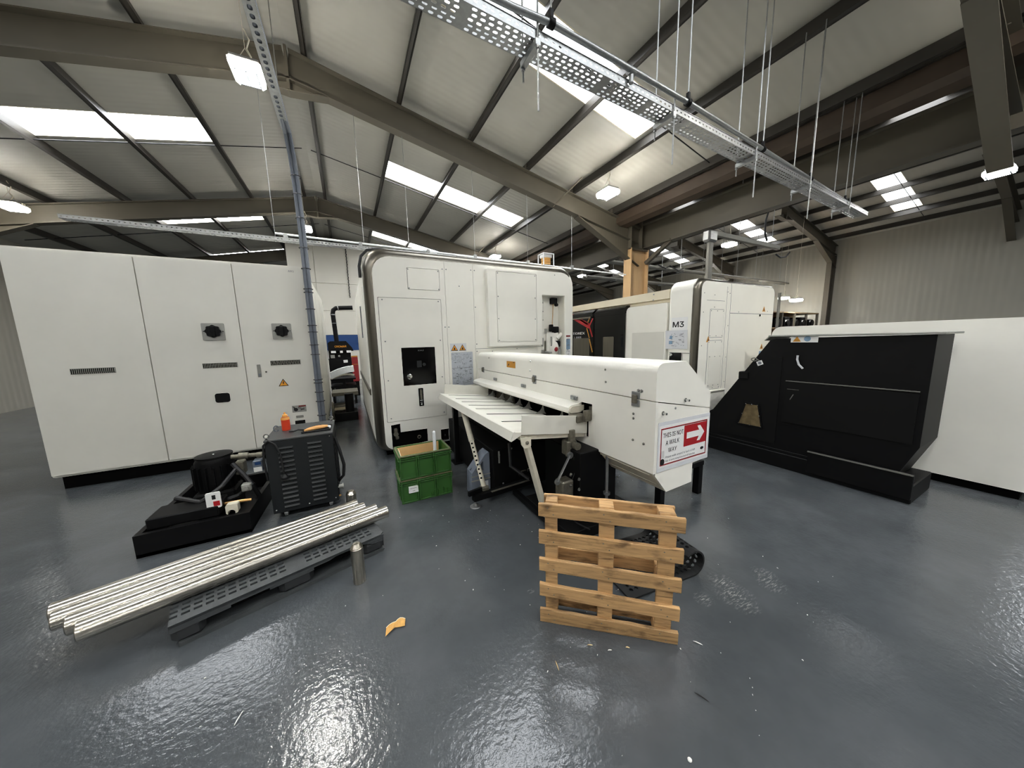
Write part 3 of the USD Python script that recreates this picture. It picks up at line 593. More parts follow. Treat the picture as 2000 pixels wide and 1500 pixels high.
put('side_panel', MB().prism(rrect(-9.2, -8.3, .35, 2.6, .05), (.29, 0, 0), FXn, .02), 'white_paint', mc)
put('door_handle', MB().box(.252, .27, 6.2, 6.23, 1.85, 2.4, .006), 'print_grey', mc)
put('side_rail', MB().box(.255, .29, 5.3, 9.2, .95, 1.05, .01).box(.265, .29, 5.3, 9.2, .2, .26, .01), 'stainless', mc)
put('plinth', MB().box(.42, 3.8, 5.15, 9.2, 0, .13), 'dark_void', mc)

bc = thing('beacon', 'amber beacon lamp in a clear square housing on top of the largest white machine', 'beacon', (3.75, 5.6, 3.06))
put('base', MB().box(3.62, 3.88, 5.5, 5.72, 3.10, 3.24, .01), 'sleeve', bc)
put('lens_cap', MB().box(3.65, 3.85, 5.53, 5.69, 3.39, 3.455, .01), 'sleeve', bc)
cf = MB()
for x in (3.63, 3.87):
    for y in (5.51, 5.71): cf.cyl((x, y, 3.2), (x, y, 3.46), .012, 8)
cf.box(3.62, 3.88, 5.5, 5.72, 3.455, 3.47, .004)
put('housing_frame', cf, 'sleeve', bc)
am = MB()
for k in range(5): am.lathe((3.75, 5.61, 3.26 + k * .026), [(.075, 0), (.1, .013), (.075, .026)], 16)
put('amber_lens', am, 'amber', bc, label='amber ribbed lens')

# ================================================================ the grey-white electrical cabinet on the left
YC = 5.95
ec = thing('electrical_cabinet', 'tall grey-white electrical cabinet with two doors at the left', 'cabinet', (-1.7, YC, 0))
put('carcass', MB().prism(rrect(-3.4, -.475, .17, 2.95, (.02, .02, .09, .02), 5), (0, 9.6, 0), FY, 9.6 - YC - .03), 'cabinet_paint', ec)
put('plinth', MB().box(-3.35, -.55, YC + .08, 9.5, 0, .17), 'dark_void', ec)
for i, (x0, x1) in enumerate(((-3.39, -2.34), (-2.33, -1.365), (-1.355, -.49))):
    d = put('door', MB().prism(rrect(x0, x1, .2, 2.925, (.01, .01, .07 if i == 2 else .01, .01), 4), (0, YC + .03, 0), FY, .03), 'cabinet_paint', ec)
    cx = (x0 + x1) / 2
    if i < 2: cx += .55 if i == 1 else 0
    if i == 1: cx = -1.64
    if i == 2: cx = -.865
    v = put('vent', MB().prism(sbox(cx - .19, 1.452, cx + .195, 1.525).difference(unary_union([sbox(cx - .185 + .017 * k, 1.457, cx - .185 + .017 * k + .009, 1.52) for k in range(22)])), (0, YC, 0), FY, .004), 'vent_grey', d)
    put('vent_gap', MB().box(cx - .19, cx + .195, YC - .001, YC + .001, 1.452, 1.525), 'dark_void', d)
    if i > 0:
        kx = cx + (.0 if i == 2 else -.02)
        iso = put('isolator_plate', MB().prism(rrect(kx - .12, kx + .125, 1.845, 2.085, .012, 2), (0, YC, 0), FY, .012), 'grey_plate', d)
        n = 24; a = np.arange(n) * 2 * np.pi / n
        put('isolator_knob', MB().prism([(kx + .004 + (.083 + .006 * math.cos(8 * t)) * math.cos(t), 1.972 + (.083 + .006 * math.cos(8 * t)) * math.sin(t)) for t in np.linspace(0, 2 * np.pi, 64, endpoint=False)], (0, YC - .012, 0), FY, .03).box(kx - .02, kx + .03, YC - .06, YC - .04, 1.9, 2.04, .006), 'black_paint', d, label='round black isolator knob')
        put('plate_screw', screws([(kx - .1, YC - .012, 1.972), (kx + .107, YC - .012, 1.972)], -Y_, .008), 'print_black', d, kind='stuff')
lk = put('latch', MB().prism(rrect(-1.225, -1.182, 1.285, 1.475, .004, 1), (0, YC, 0), FY, .008), 'vent_grey', ec); put('latch_button', MB().box(-1.215, -1.192, YC - .014, YC - .006, 1.3, 1.34, .003), 'print_grey', lk)
put('key_hole', MB().cyl((-1.12, YC, 1.36), (-1.12, YC - .012, 1.36), .012), 'chrome', ec)
hz = put('hazard_sticker', MB().prism([(-.99, 1.125), (-.86, 1.125), (-.925, 1.24)], (0, YC, 0), FY, .002), 'print_black', ec)
put('hazard_fill', MB().prism([(-.975, 1.134), (-.875, 1.134), (-.925, 1.223)], (0, YC - .002, 0), FY, .001), 'label_orange', hz, label='orange triangle with a lightning bolt')
put('lightning_bolt', MB().prism([(-.918, 1.205), (-.94, 1.168), (-.925, 1.17), (-.935, 1.142), (-.908, 1.18), (-.922, 1.178), (-.91, 1.203)], (0, YC - .003, 0), FY, .001), 'print_black', hz)
dl = put('notice_plate', MB().prism(rrect(-.855, -.665, .69, .8, .003, 1), (0, YC, 0), FY, .002), 'grey_plate', ec)
put('notice_picture', MB().lathe((-.805, YC - .003, .735), [(1e-4, 0), (.028, .0), (.028, .001)], 14, -Y_).tube([(-.845, YC - .003, .785), (-.82, YC - .003, .77), (-.83, YC - .003, .755)], .005, 5), 'print_black', dl)
put('notice_header', MB().box(-.765, -.67, YC - .003, YC - .001, .775, .795), 'print_darkred', dl); put('notice_text', scribble(-.76, -.68, .7, .765, YC - .002, 14, 8), 'print_black', dl, kind='stuff')
put('small_plate', MB().prism(rrect(-.815, -.715, .595, .635, .003, 1), (0, YC, 0), FY, .002), 'vent_grey', ec)
put('socket_recess', MB().box(-.835, -.7, YC - .002, YC + .001, .44, .555), 'black_matt', ec)
put('oval_grip', MB().prism(rrect(-1.75, -1.585, .95, 1.085, .03, 4), (0, YC, 0), FY, .004), 'black_matt', ec, label='black recessed grip')
put('number_print', MB().text('AR1', .028, (-.70, YC - .001, 2.852), FY, .001, width=.075), 'print_grey', ec)
put('edge_trim', MB().box(-.488, -.47, YC + .01, YC + .03, .2, 2.86, .004), 'stainless', ec)
for k in range(3): put('side_panel', MB().box(-.475, -.462, 6.1 + 1.15 * k, 7.2 + 1.15 * k, .3, 2.75, .004), 'cabinet_paint', ec)

# ================================================================ parts conveyor: long white box that leaves the machine towards the viewer
XS, YE = 1.93, 1.49
pc = thing('parts_conveyor', 'long white box conveyor leaving the large machine towards the viewer, with a raised lid line', 'conveyor', (XS, YE, 0))
notch = Polygon([(-4.62, .86), (-2.245, .86), (-2.245, .83), (-2.20, .83), (-2.20, 1.01), (-2.155, 1.01), (-2.155, 1.155), (-2.3, 1.155), (-2.35, 1.125), (-4.62, 1.06)])
side = Polygon([(-4.95, .74), (-YE + .002, .74), (-YE + .002, 1.283), (-4.95, 1.283)])
put('side_panel', MB().prism(side.difference(notch), (XS + .02, 0, 0), FXn, .02), 'white_paint', pc, smooth=False)
put('end_panel', MB().prism([(XS + .0205, .72), (2.085, .565), (2.395, .575), (2.395, .735), (2.585, .75), (2.585, 1.163), (XS + .0205, 1.279)], (0, YE + .02, 0), FY, .022), 'white_paint', pc, smooth=False)
def slab(P, y0, y1, t): return MB().prism(P, (0, y1, 0), FY, y1 - y0)
put('bottom_panel', MB().prism([(XS, .742), (2.085, .565), (2.395, .575), (2.395, .735), (2.585, .75), (2.585, 1.16), (2.565, 1.16), (2.565, .77), (2.375, .755), (2.375, .597), (2.095, .587), (1.952, .746)], (0, 4.94, 0), FY, 4.94 - YE - .02), 'worn_white', pc, smooth=False)
put('underside_flange', MB().beam((1.955, YE + .05, .725), (1.955, 2.32, .725), .01, .03).beam((2.04, YE + .05, .622), (2.04, 2.6, .622), .006, .012), 'worn_white', pc)
lidP = [(XS, 1.29), (XS, 1.49)] + [(XS + .07 - .07 * math.cos(a), 1.49 + .072 * math.sin(a)) for a in np.linspace(.15, math.pi / 2, 7)] + [(2.255, 1.565), (2.585, 1.3), (2.585, 1.17)]
put('lid', MB().prism(lidP, (0, 4.94, 0), FY, 4.94 - YE), 'white_paint', pc, label='folded white lid with a sloping right side', smooth=25)
put('inner_liner', MB().box(2.3, 2.34, 2.1, 4.7, .62, 1.15).box(2.0, 2.34, 2.1, 4.7, 1.155, 1.165).box(2.0, 2.3, 2.1, 4.7, .62, .64), 'dark_void', pc)
put('chain_guard', MB().box(2.06, 2.09, 3.95, 4.6, .78, 1.14).box(1.97, 2.06, 2.16, 2.24, .9, 1.12), 'dirty_metal', pc)
put('inner_hose', MB().tube([(2.03, 4.2, .9), (2.0, 4.3, 1.05), (2.02, 4.4, 1.12), (2.04, 4.5, 1.0), (2.03, 4.52, .85)], .012, 6), 'cable_black', pc)
hd = put('hood', MB().prism([(1.955, 1.145), (1.83, 1.125), (1.80, 1.105), (1.795, 1.07), (1.81, 1.05), (1.955, 1.05)], (0, 4.86, 0), FY, 4.86 - 2.33), 'white_paint', pc, label='long white chamfered hood over the slot', smooth=25)
put('end_cap', MB().prism([(1.97, 1.12), (1.83, 1.118), (1.805, 1.1), (1.80, 1.07), (1.815, 1.055), (1.93, 1.055), (1.97, 1.075)], (0, 2.33, 0), FY, .02), 'worn_white', hd)
put('pivot_bracket', MB().box(1.80, 1.93, 2.2, 2.34, .985, 1.05, .006).box(1.86, 1.95, 2.16, 2.2, 1.0, 1.1, .004), 'dirty_metal', pc)
def latch(y, z0, z1, w, nm='latch'):
    l = put(nm, MB().box(XS - .012, XS, y - w / 2, y + w / 2, (z0 + z1) / 2 + .003, z1, .003).box(XS - .012, XS, y - w / 2, y + w / 2, z0, (z0 + z1) / 2 - .006, .003), 'galvanised', pc)
    put('latch_lever', MB().box(XS - .03, XS - .012, y - w * .3, y + w * .3, (z0 + z1) / 2 - .03, (z0 + z1) / 2 + .035, .004), 'dirty_metal', l)
latch(1.665, 1.225, 1.34, .075); latch(3.14, 1.235, 1.335, .07); latch(4.72, 1.245, 1.33, .06)
for y in (4.25, 3.4, 2.40): put('catch', MB().box(XS - .02, XS, y - .05, y + .05, 1.16, 1.2, .004).box(XS - .03, XS - .02, y - .02, y + .02, 1.165, 1.19, .003), 'galvanised', pc)
od = put('orange_sticker', MB().prism(rrect(-3.87, -3.62, 1.385, 1.47, .004, 1), (XS, 0, 0), FXn, .002), 'label_ochre', pc, label='orange sticker with a black hand mark')
put('sticker_mark', MB().prism([(-3.84, 1.40), (-3.80, 1.42), (-3.79, 1.44), (-3.82, 1.43)], (XS - .002, 0, 0), FXn, .001).prism([(-3.68, 1.45), (-3.63, 1.46), (-3.63, 1.465), (-3.68, 1.46)], (XS - .002, 0, 0), FXn, .001), 'print_black', od)
bolts = [at(x, y, x=XS) for x, y in ((1182, 722), (1183, 746), (1036, 706), (1035, 724), (955, 699), (1237, 808), (1237, 817), (1236, 859), (1257, 867))]
put('bolt_head', screws(bolts, -X_, .012), 'chrome', pc, kind='stuff')
put('lid_bolt', screws([at(1247, 763, x=XS), at(1253, 764, x=XS)], -X_, .016), 'chrome', pc, kind='stuff')
put('flange_bolt', screws([(1.95, y, .735) for y in (2.2, 1.85, 1.58)], -X_, .012), 'chrome', pc, kind='stuff')
st = MB()
for x, y in ((1294, 807), (1338, 781)):
    p = at(x, y, y=YE); st.cyl(p, p - Y_ * .035, .009, 8).cyl(p, p - Y_ * .006, .016, 10)
put('end_stud', st, 'chrome', pc, kind='stuff'); put('end_screw', screws([at(1319, 797, y=YE)], -Y_, .012), 'galvanised', pc)
ped = put('pedestal', MB().box(1.72, 2.15, 2.06, 2.62, .0, .76, .008), 'black_paint', pc, label='black steel pedestal under the white box')
put('pedestal_bolt', screws([at(x, y, y=2.06) for x, y in ((1115, 927), (1115, 948), (1131, 936), (1131, 956), (1205, 933))], -Y_, .017), 'chrome', ped, kind='stuff')
put('foot_plate', MB().box(1.55, 2.4, 1.98, 2.75, 0, .1, .006), 'black_matt', ped)
put('tie_rod', MB().tube([(1.955, 1.98, .72), (1.955, 1.98, .0)], .014, 10).cyl((1.955, 1.98, .36), (1.955, 1.98, .385), .03, 8), 'galvanised', pc)

# walkway notice taped to the end of the conveyor
sg = thing('notice_sign', 'laminated walk way notice with a red arrow panel on the white conveyor end', 'sign', (XS + .03, YE, .74))
sx0, sx1, sz0, sz1 = 1.962, 2.588, .745, 1.128
put('laminate', MB().prism(rrect(sx0, sx1, sz0, sz1, .006, 2), (0, YE - .003, 0), FY, .002), 'sleeve', sg)
put('sheet', MB().prism(rrect(sx0 + .015, sx1 - .015, sz0 + .03, sz1 - .03, .003, 1), (0, YE - .005, 0), FY, .001), 'paper', sg)
fx0, fx1, fz0, fz1 = sx0 + .03, sx1 - .035, sz0 + .045, sz1 - .05
for nm, o, w, mat in (('border', 0, .005, 'print_red'), ('border', .004, .006, 'print_darkred')):
    put(nm, MB().prism(sbox(fx0 + o, fz0 + o, fx1 - o, fz1 - o).difference(sbox(fx0 + o + w, fz0 + o + w, fx1 - o - w, fz1 - o - w)), (0, YE - .006, 0), FY, .0006), mat, sg)
for t, x, z, w, h in (('THIS IS NOT', 2.016, 1.005, .235, .034), ('A WALK', 2.05, .945, .155, .034), ('WAY', 2.08, .885, .10, .034)):
    put('lettering', MB().text(t, h, (x, YE - .006, z), FY, .0008, width=w), 'print_black', sg)
put('small_lettering', MB().text('Please walk around to back of M3', .017, (2.05, YE - .006, .842), FY, .0006, width=.36), 'print_grey', sg)
put('small_lettering', MB().text('Risk of parts being knocked off benches', .014, (2.05, YE - .006, .813), FY, .0006, width=.36), 'print_grey', sg)
ar = put('arrow_panel', MB().prism(rrect(2.262, 2.548, .895, 1.065, .002, 1), (0, YE - .006, 0), FY, .0006), 'print_red', sg, label='red panel with a white arrow pointing right')
put('arrow', MB().prism([(2.295, .955), (2.45, .955), (2.425, .918), (2.462, .918), (2.52, .98), (2.462, 1.042), (2.425, 1.042), (2.45, 1.005), (2.295, 1.005)], (0, YE - .0066, 0), FY, .0006), 'paper', ar)
put('round_mark', MB().lathe((2.018, YE - .006, .818), [(1e-4, .001), (.024, .001), (.026, 0)], 16, -Y_), 'print_black', sg)
put('round_mark', MB().prism([(2.5 + .022 * math.cos(a), .845 + .012 * math.sin(a)) for a in np.linspace(0, 6.28, 16, endpoint=False)], (0, YE - .006, 0), FY, .0008), 'print_black', sg)
for k in range(3): put('tally_mark', MB().box(2.006 + .012 * k, 2.009 + .012 * k, YE - .0066, YE - .006, .85, .905), 'print_grey', sg)

# black low stand behind the conveyor end
bs = thing('low_stand', 'low black square-legged stand behind the conveyor end', 'stand', (3.05, 2.3, 0))
for x, y in ((2.73, 2.02), (3.36, 2.02), (2.73, 2.75), (3.36, 2.75)): put('leg', MB().box(x - .035, x + .035, y - .035, y + .035, 0, .33, .004), 'black_paint', bs)
put('top_frame', MB().box(2.69, 3.4, 1.98, 2.06, .33, .385, .004).box(2.69, 3.4, 2.71, 2.79, .33, .385, .004).box(2.69, 2.77, 2.06, 2.71, .33, .385, .004).box(3.32, 3.4, 2.06, 2.71, .33, .385, .004), 'black_paint', bs)

# ================================================================ parts tray leaning into the slot
pt = thing('parts_tray', 'white slotted parts tray on two legs beside the conveyor slot', 'tray', (1.5, 3.2, 0))
yn, yf = 2.225, 4.56
zt = lambda x: .992 - (x - 1.17) * .122
gy = [2.634, 2.999, 3.317, 3.554, 3.813, 4.068, 4.404]
def slope_plate(m, x0, x1, y0, y1, t=.014, up=0.):
    v = np.array([[x, y, zt(x) + up - d] for x in (x0, x1) for y in (y0, y1) for d in (t, 0)])
    return m.add(v, [[0, 1, 3, 2], [4, 6, 7, 5], [0, 4, 5, 1], [2, 3, 7, 6], [0, 2, 6, 4], [1, 5, 7, 3]])
ys = [yn] + gy + [yf]
for a, b in zip(ys, ys[1:]):
    m = MB(); slope_plate(m, 1.17, 1.93, a + (.016 if a != yn else 0), b - (.016 if b != yf else 0)); put('slat', m, 'tray_paint', pt, smooth=False)
put('outer_strip', slope_plate(MB(), 1.17, 1.245, yn, yf, .016, .001), 'tray_paint', pt, smooth=False)
for y in gy:
    m = MB(); slope_plate(m, 1.24, 1.93, y - .017, y + .017, .006, -.045); m2 = MB()
    put('groove', m, 'dark_void', pt, smooth=False)
    slope_plate(m2, 1.245, 1.93, y - .0195, y - .0135, .03, .003); put('groove_lip', m2, 'tray_paint', pt, smooth=False)
    put('groove_wall', slope_plate(MB(), 1.245, 1.93, y + .0135, y + .0195, .04, .002), 'plastic_dark', pt, smooth=False)
put('skirt', MB().prism([(1.168, 1.0), (1.152, .998), (1.122, .925), (1.14, .92), (1.18, .975)], (0, yf, 0), FY, yf - yn), 'tray_paint', pt, smooth=False)
put('corner_gusset', MB().prism([(1.13, .92), (1.152, .998), (1.23, .985), (1.23, .965)], (0, yn, 0), FY, .004), 'tray_paint', pt, smooth=False)
for y, nm in ((yn, 'fence'), (yf, 'fence')):
    dz = .142
    put(nm, MB().prism([(1.225, zt(1.225) - (.0 if y == yf else .02)), (1.93, zt(1.93) - (.0 if y == yf else .03)), (1.935, zt(1.93) + dz - .01), (1.235, zt(1.235) + dz)], (0, y, 0), FY, .004).beam((1.235, y + .004, zt(1.235) + dz), (1.935, y + .004, zt(1.93) + dz - .01), .014, .004), 'tray_paint', pt, smooth=False)
put('under_rail', MB().beam((1.22, yn + .03, zt(1.22) - .05), (1.92, yn + .03, zt(1.92) - .05), .03, .035).beam((1.22, 3.7, zt(1.22) - .05), (1.92, 3.7, zt(1.92) - .05), .04, .035).beam((1.24, yn + .05, zt(1.24) - .05), (1.24, yf - .05, zt(1.24) - .05), .04, .03), 'worn_white', pt)
# near leg: flat square tube; far leg: round with adjusting holes
l1 = put('leg', MB().beam((1.262, 2.23, .93), (1.50, 2.31, .20), .05, .05, bev=.004).beam((1.49, 2.307, .23), (1.53, 2.32, .09), .034, .034), 'worn_white', pt)
put('leg_bracket', MB().prism([(1.20, .95), (1.30, .94), (1.30, .87), (1.28, .855), (1.235, .855), (1.21, .89)], (0, 2.2, 0), FY, .012), 'worn_white', l1); put('pivot_bolt', screws([(1.262, 2.188, .9)], -Y_, .018), 'dirty_metal', l1)
pA, pB = V3(1.215, 3.70, .93), V3(1.215, 3.08, .15)
dA = unit(pB - pA); l2 = put('leg', MB().cyl(pA, pA + (pB - pA) * .45, .034, 16).cyl(pA + (pB - pA) * .43, pB, .027, 16), 'worn_white', pt)
hs = MB()
for k in range(9):
    p = pA + (pB - pA) * (.49 + .052 * k); nn = unit(np.cross(dA, np.cross(EYE - p, dA))); hs.lathe(p + unit(V3(-.45, -1, .0) - dA * (V3(-.45, -1, 0) @ dA)) * .0262, [(1e-4, .002), (.011, .002), (.011, -.004)], 12, unit(V3(-.45, -1, .0) - dA * (V3(-.45, -1, 0) @ dA)))
put('adjusting_hole', hs, 'dark_void', l2, kind='stuff'); put('pivot_clevis', MB().box(1.18, 1.25, 3.02, 3.12, .1, .16, .005).cyl((1.17, 3.07, .14), (1.26, 3.07, .14), .02), 'dirty_metal', l2)
for y in gy[::-1]:
    put('stop_fin', MB().prism([(1.83, zt(1.83) + .001), (1.99, zt(1.99) + .001), (1.965, zt(1.96) + .03), (1.95, zt(1.95) + .115), (1.93, zt(1.93) + .065), (1.90, zt(1.90) + .03)], (0, y + .002, 0), FY, .008), 'grey_plate', pt)
# locking lever under the tray's near end
lv = put('locking_mechanism', MB().box(1.69, 1.80, 2.2, 2.3, .69, .83, .012).cyl((1.76, 2.2, .79), (1.76, 2.14, .79), .035).cyl((1.77, 2.2, .73), (1.77, 2.14, .73), .03).box(1.72, 1.78, 2.2, 2.24, .8, .93, .006).cyl((1.66, 2.18, .72), (1.84, 2.18, .665), .012), 'dirty_metal', pt)
a_, b_ = V3(1.685, 2.16, .72), V3(1.545, 2.16, .50)
put('lever', MB().beam(a_, b_, .012, .026, up=Y_, bev=.003).lathe(a_ - Y_ * .01, [(.012, 0), (.03, 0), (.03, .018), (.012, .018)], 14, Y_).lathe(b_ - Y_ * .01, [(.012, 0), (.026, 0), (.026, .018), (.012, .018)], 14, Y_), 'galvanised', lv, label='spanner-shaped steel lever')
put('lever_cable', MB().tube([(1.72, 2.15, .70), (1.735, 2.14, .58), (1.69, 2.14, .48), (1.62, 2.15, .47)], .004, 5), 'cable_black', lv)
pb = put('pump_block', MB().box(1.575, 1.70, 2.12, 2.24, .34, .50, .012).cyl((1.56, 2.12, .36), (1.62, 2.12, .36), .02).box(1.58, 1.6, 2.08, 2.12, .2, .34, .004), 'dirty_metal', pt)
# black foot frame of the tray
bf = put('foot_frame', MB().beam((1.05, 2.985, .10), (2.0, 3.06, .10), .07, .06).beam((1.53, 2.95, .07), (1.53, 1.95, .07), .05, .05).beam((1.86, 3.0, .07), (1.86, 2.1, .07), .05, .05).beam((1.0, 2.98, .16), (1.16, 3.02, .16), .03, .05), 'black_paint', pt, label='black foot frame')
put('levelling_foot', MB().lathe((1.075, 2.99, 0), [(.001, .035), (.02, .035), (.028, .012), (.055, .008), (.06, 0)], 14).cyl((1.075, 2.99, .03), (1.075, 2.99, .09), .012).lathe((1.5, 1.97, 0), [(.001, .03), (.02, .03), (.04, .01), (.045, 0)], 14).cyl((1.5, 1.97, .02), (1.5, 1.97, .06), .012), 'galvanised', bf)
put('wet_edge', MB().beam((1.25, 2.96, .133), (1.75, 3.0, .133), .03, .005), 'dirty_metal', bf)

# black coolant tank and its bits beneath the conveyor
tk = thing('coolant_tank', 'black coolant tank in the dark under the conveyor and tray', 'tank', (2.0, 3.9, 0))
put('tank_body', MB().box(1.36, 2.9, 3.14, 4.9, .0, .52, .01).box(1.6, 1.9, 3.3, 4.8, .52, .7, .01), 'black_matt', tk)
put('drain_tap', MB().obox((1.74, 3.12, .19), rz(0), (.09, .03, .05), .01).obox((1.86, 3.12, .2), rz(0), (.13, .02, .045), .008).lathe((1.70, 3.12, .175), [(.02, -.01), (.035, -.01), (.035, .01), (.02, .01)], 12, Y_), 'chrome', tk, label='bright drain fitting')
put('tank_bolt', screws([(1.48, 3.14, .1), (1.44, 3.14, .45), (1.6, 3.14, .5)], -Y_, .012), 'galvanised', tk, kind='stuff')
put('sight_strip', MB().box(1.425, 1.44, 3.125, 3.14, .36, .5), 'grey_plate', tk)
put('drooping_hose', MB().tube([(1.5, 3.0, .62), (1.46, 2.9, .4), (1.6, 2.75, .28)], .018, 8), 'cable_black', tk)
put('drooping_hose', MB().tube([(1.72, 1.93, .12), (1.6, 1.98, .2), (1.5, 2.0, .42)], .007, 6), 'cable_black', tk)
pst = thing('upright_post', 'thin black upright under the back end of the parts tray', 'post', (1.3, 4.3, 0))
put('post_tube', MB().box(1.26, 1.33, 4.26, 4.33, 0, .90, .004), 'black_paint', pst); put('post_plate', MB().box(1.22, 1.355, 4.2, 4.4, 0, .012), 'black_paint', pst)

jc = thing('jerrycan', 'grey-blue plastic jerrycan standing under the parts tray behind its far leg', 'jerrycan', (1.22, 3.29, 0))
jp = Polygon([(1.13, .0), (1.335, .0), (1.335, .46), (1.30, .44), (1.14, .25)]).buffer(.012, join_style=1)
jh = Polygon([(1.185, .275), (1.262, .275), (1.262, .372)]).buffer(.006)
put('can_body', MB().prism(jp.difference(jh), (0, 3.38, .013), FY, .17), 'jerrycan_grey', jc)
put('can_band', MB().box(1.115, 1.35, 3.205, 3.212, .17, .185, .002).box(1.115, 1.35, 3.205, 3.212, .225, .235, .002), 'grey_plate', jc); put('can_label', MB().box(1.24, 1.32, 3.206, 3.212, .06, .15), 'sleeve', jc)
put('can_cap', MB().cyl((1.155, 3.3, .275), (1.14, 3.3, .30), .016), 'jerrycan_grey', jc)

# ================================================================ second machine (marked M3) on the right
X3, Y3 = 4.60, 2.924
m3 = thing('turning_centre', 'white machine on the right with a tall rounded end module and black sliding doors', 'machine', (X3, Y3, 0))
O3 = rrect(X3, 6.86, .12, 2.60, (.05, .05, .16, .16), 6); I3 = rrect(4.69, 6.80, .13, 2.555, (.04, .04, .12, .12), 6)
def loft2(O, I, ya, yb, sel, st=8):
    O, I = np.array(O), np.array(I); n = len(O); rows = []
    for k in range(st + 1):
        t = math.pi / 2 * k / st; q = O + (I - O) * (1 - math.cos(t)); rows.append(np.column_stack([q[:, 0], np.full(n, ya + (yb - ya) * math.sin(t)), q[:, 1]]))
    v = np.vstack(rows); F = []
    for k in range(st):
        for j in range(n):
            if sel(O[j], O[(j + 1) % n]):
                q = [k * n + j, k * n + (j + 1) % n, (k + 1) * n + (j + 1) % n, (k + 1) * n + j]; F.append(q if yb < ya else q[::-1])
    return MB().add(v, F)
put('module_body', MB().prism(O3, (0, 3.34, 0), FY, 3.34 - 3.0), 'white_paint', m3)
put('rim_band', loft2(O3, I3, 3.0, Y3, lambda a, b: True), 'stainless', m3, label='brushed steel rounded edge')
put('rear_rim', loft2(O3, np.array(rrect(4.72, 6.8, .13, 2.5, (.04, .04, .1, .1), 6)), 3.34, 3.42, lambda a, b: True), 'white_paint', m3)
F3 = Polygon(I3); sx = 5.452
pan = [Polygon(rrect(*q, .012, 1)) for q in ((4.92, 5.285, 1.725, 2.13), (4.91, 5.29, 1.18, 1.665), (4.955, 5.27, .935, 1.50))]
doorR = Polygon(rrect(sx + .004, 6.72, .30, 2.09, .01, 1))
put('end_panel', MB().prism(F3.intersection(sbox(0, .885, sx - .003, 3)), (0, Y3 + .03, 0), FY, .03), 'white_paint', m3)
put('end_panel', MB().prism(F3.intersection(sbox(sx + .003, 2.10, 8, 3)), (0, Y3 + .03, 0), FY, .03), 'white_paint', m3)
put('cabinet_door', MB().prism(F3.intersection(sbox(sx + .003, .2, 8, 2.094)), (0, Y3 + .03, 0), FY, .03), 'white_paint', m3)
put('lower_panel', MB().prism(F3.intersection(sbox(0, 0, sx - .003, .87)), (0, Y3 + .03, 0), FY, .03).beam((4.7, Y3 - .01, .878), (sx, Y3 - .01, .878), .03, .016), 'white_paint', m3)
put('backing', MB().prism(F3.buffer(-.01), (0, Y3 + .06, 0), FY, .02), 'dark_void', m3)
for i, (x0, x1, z0, z1) in enumerate(((4.93, 5.285, 1.725, 2.145), (4.915, 5.285, .91, 1.67), (4.955, 5.25, .955, 1.44))):
    put('cover_seam', MB().prism(Polygon(rrect(x0 - .006, x1 + .006, z0 - .006, z1 + .006, .016, 2)).difference(Polygon(rrect(x0, x1, z0, z1, .014, 2))), (0, Y3, 0), FY, .0015), 'print_grey', m3)
    put('access_cover', MB().prism(rrect(x0, x1, z0, z1, .014, 2), (0, Y3, 0), FY, .004 if i < 2 else .009), 'white_paint', m3)
put('panel_joint', MB().box(sx - .003, sx + .003, Y3 - .0015, Y3, .2, 2.55), 'print_grey', m3)
put('panel_joint', MB().box(sx, 6.79, Y3 - .0015, Y3, 2.094, 2.102), 'print_grey', m3)
put('panel_joint', MB().box(5.34, 5.344, Y3 - .0015, Y3, .9, 2.5), 'print_grey', m3)
put('flap_line', MB().box(4.83, 5.29, Y3 - .002, Y3, 2.275, 2.28).box(4.9, 5.25, Y3 - .002, Y3, .905, .909), 'print_grey', m3)
S = [(x, Y3 - d, z) for (x0, x1, z0, z1, d) in ((4.95, 5.265, 1.745, 2.125, .004), (4.935, 5.265, .93, 1.65, .004), (4.97, 5.235, .97, 1.425, .009)) for x in (x0, (x0 + x1) / 2, x1) for z in (z0, z1)]
S += [(4.76, Y3, z) for z in (2.38, 2.1, 1.6, 1.0)] + [(5.02, Y3, 2.36), (5.03, Y3, 2.18), (5.7, Y3, 2.12), (6.6, Y3, 2.15), (5.36, Y3, 2.42)] + [(5.42, Y3, z) for z in (2.4, 1.9, 1.4, 1.0)]
put('screw_head', screws(S, -Y_, .009), 'galvanised', m3, kind='stuff')
put('door_lock', screws([at(1484, 616, y=Y3)], -Y_, .022), 'black_paint', m3)
for q in ((1383, 663, .05), (1492, 604, .05), (1487, 677, .05)):
    c = at(q[0], q[1], y=Y3); w = q[2]
    tr = put('warning_triangle', MB().prism([(c[0] - w, c[2] - w * .8), (c[0] + w, c[2] - w * .8), (c[0], c[2] + w)], (0, Y3, 0), FY, .002), 'label_ochre', m3); put('pictogram', MB().prism([(c[0] - .012, c[2] - .025), (c[0] + .014, c[2] - .025), (c[0], c[2] + .025)], (0, Y3 - .002, 0), FY, .001), 'print_black', tr)
c = at(1487, 690, y=Y3); put('notice_sticker', MB().prism(sbox(c[0] - .09, c[2] - .06, c[0] + .07, c[2] + .04), (0, Y3, 0), FY, .002), 'print_blue', m3)
put('plinth', MB().box(4.75, 6.7, 3.05, 6.9, 0, .13), 'dark_void', m3)
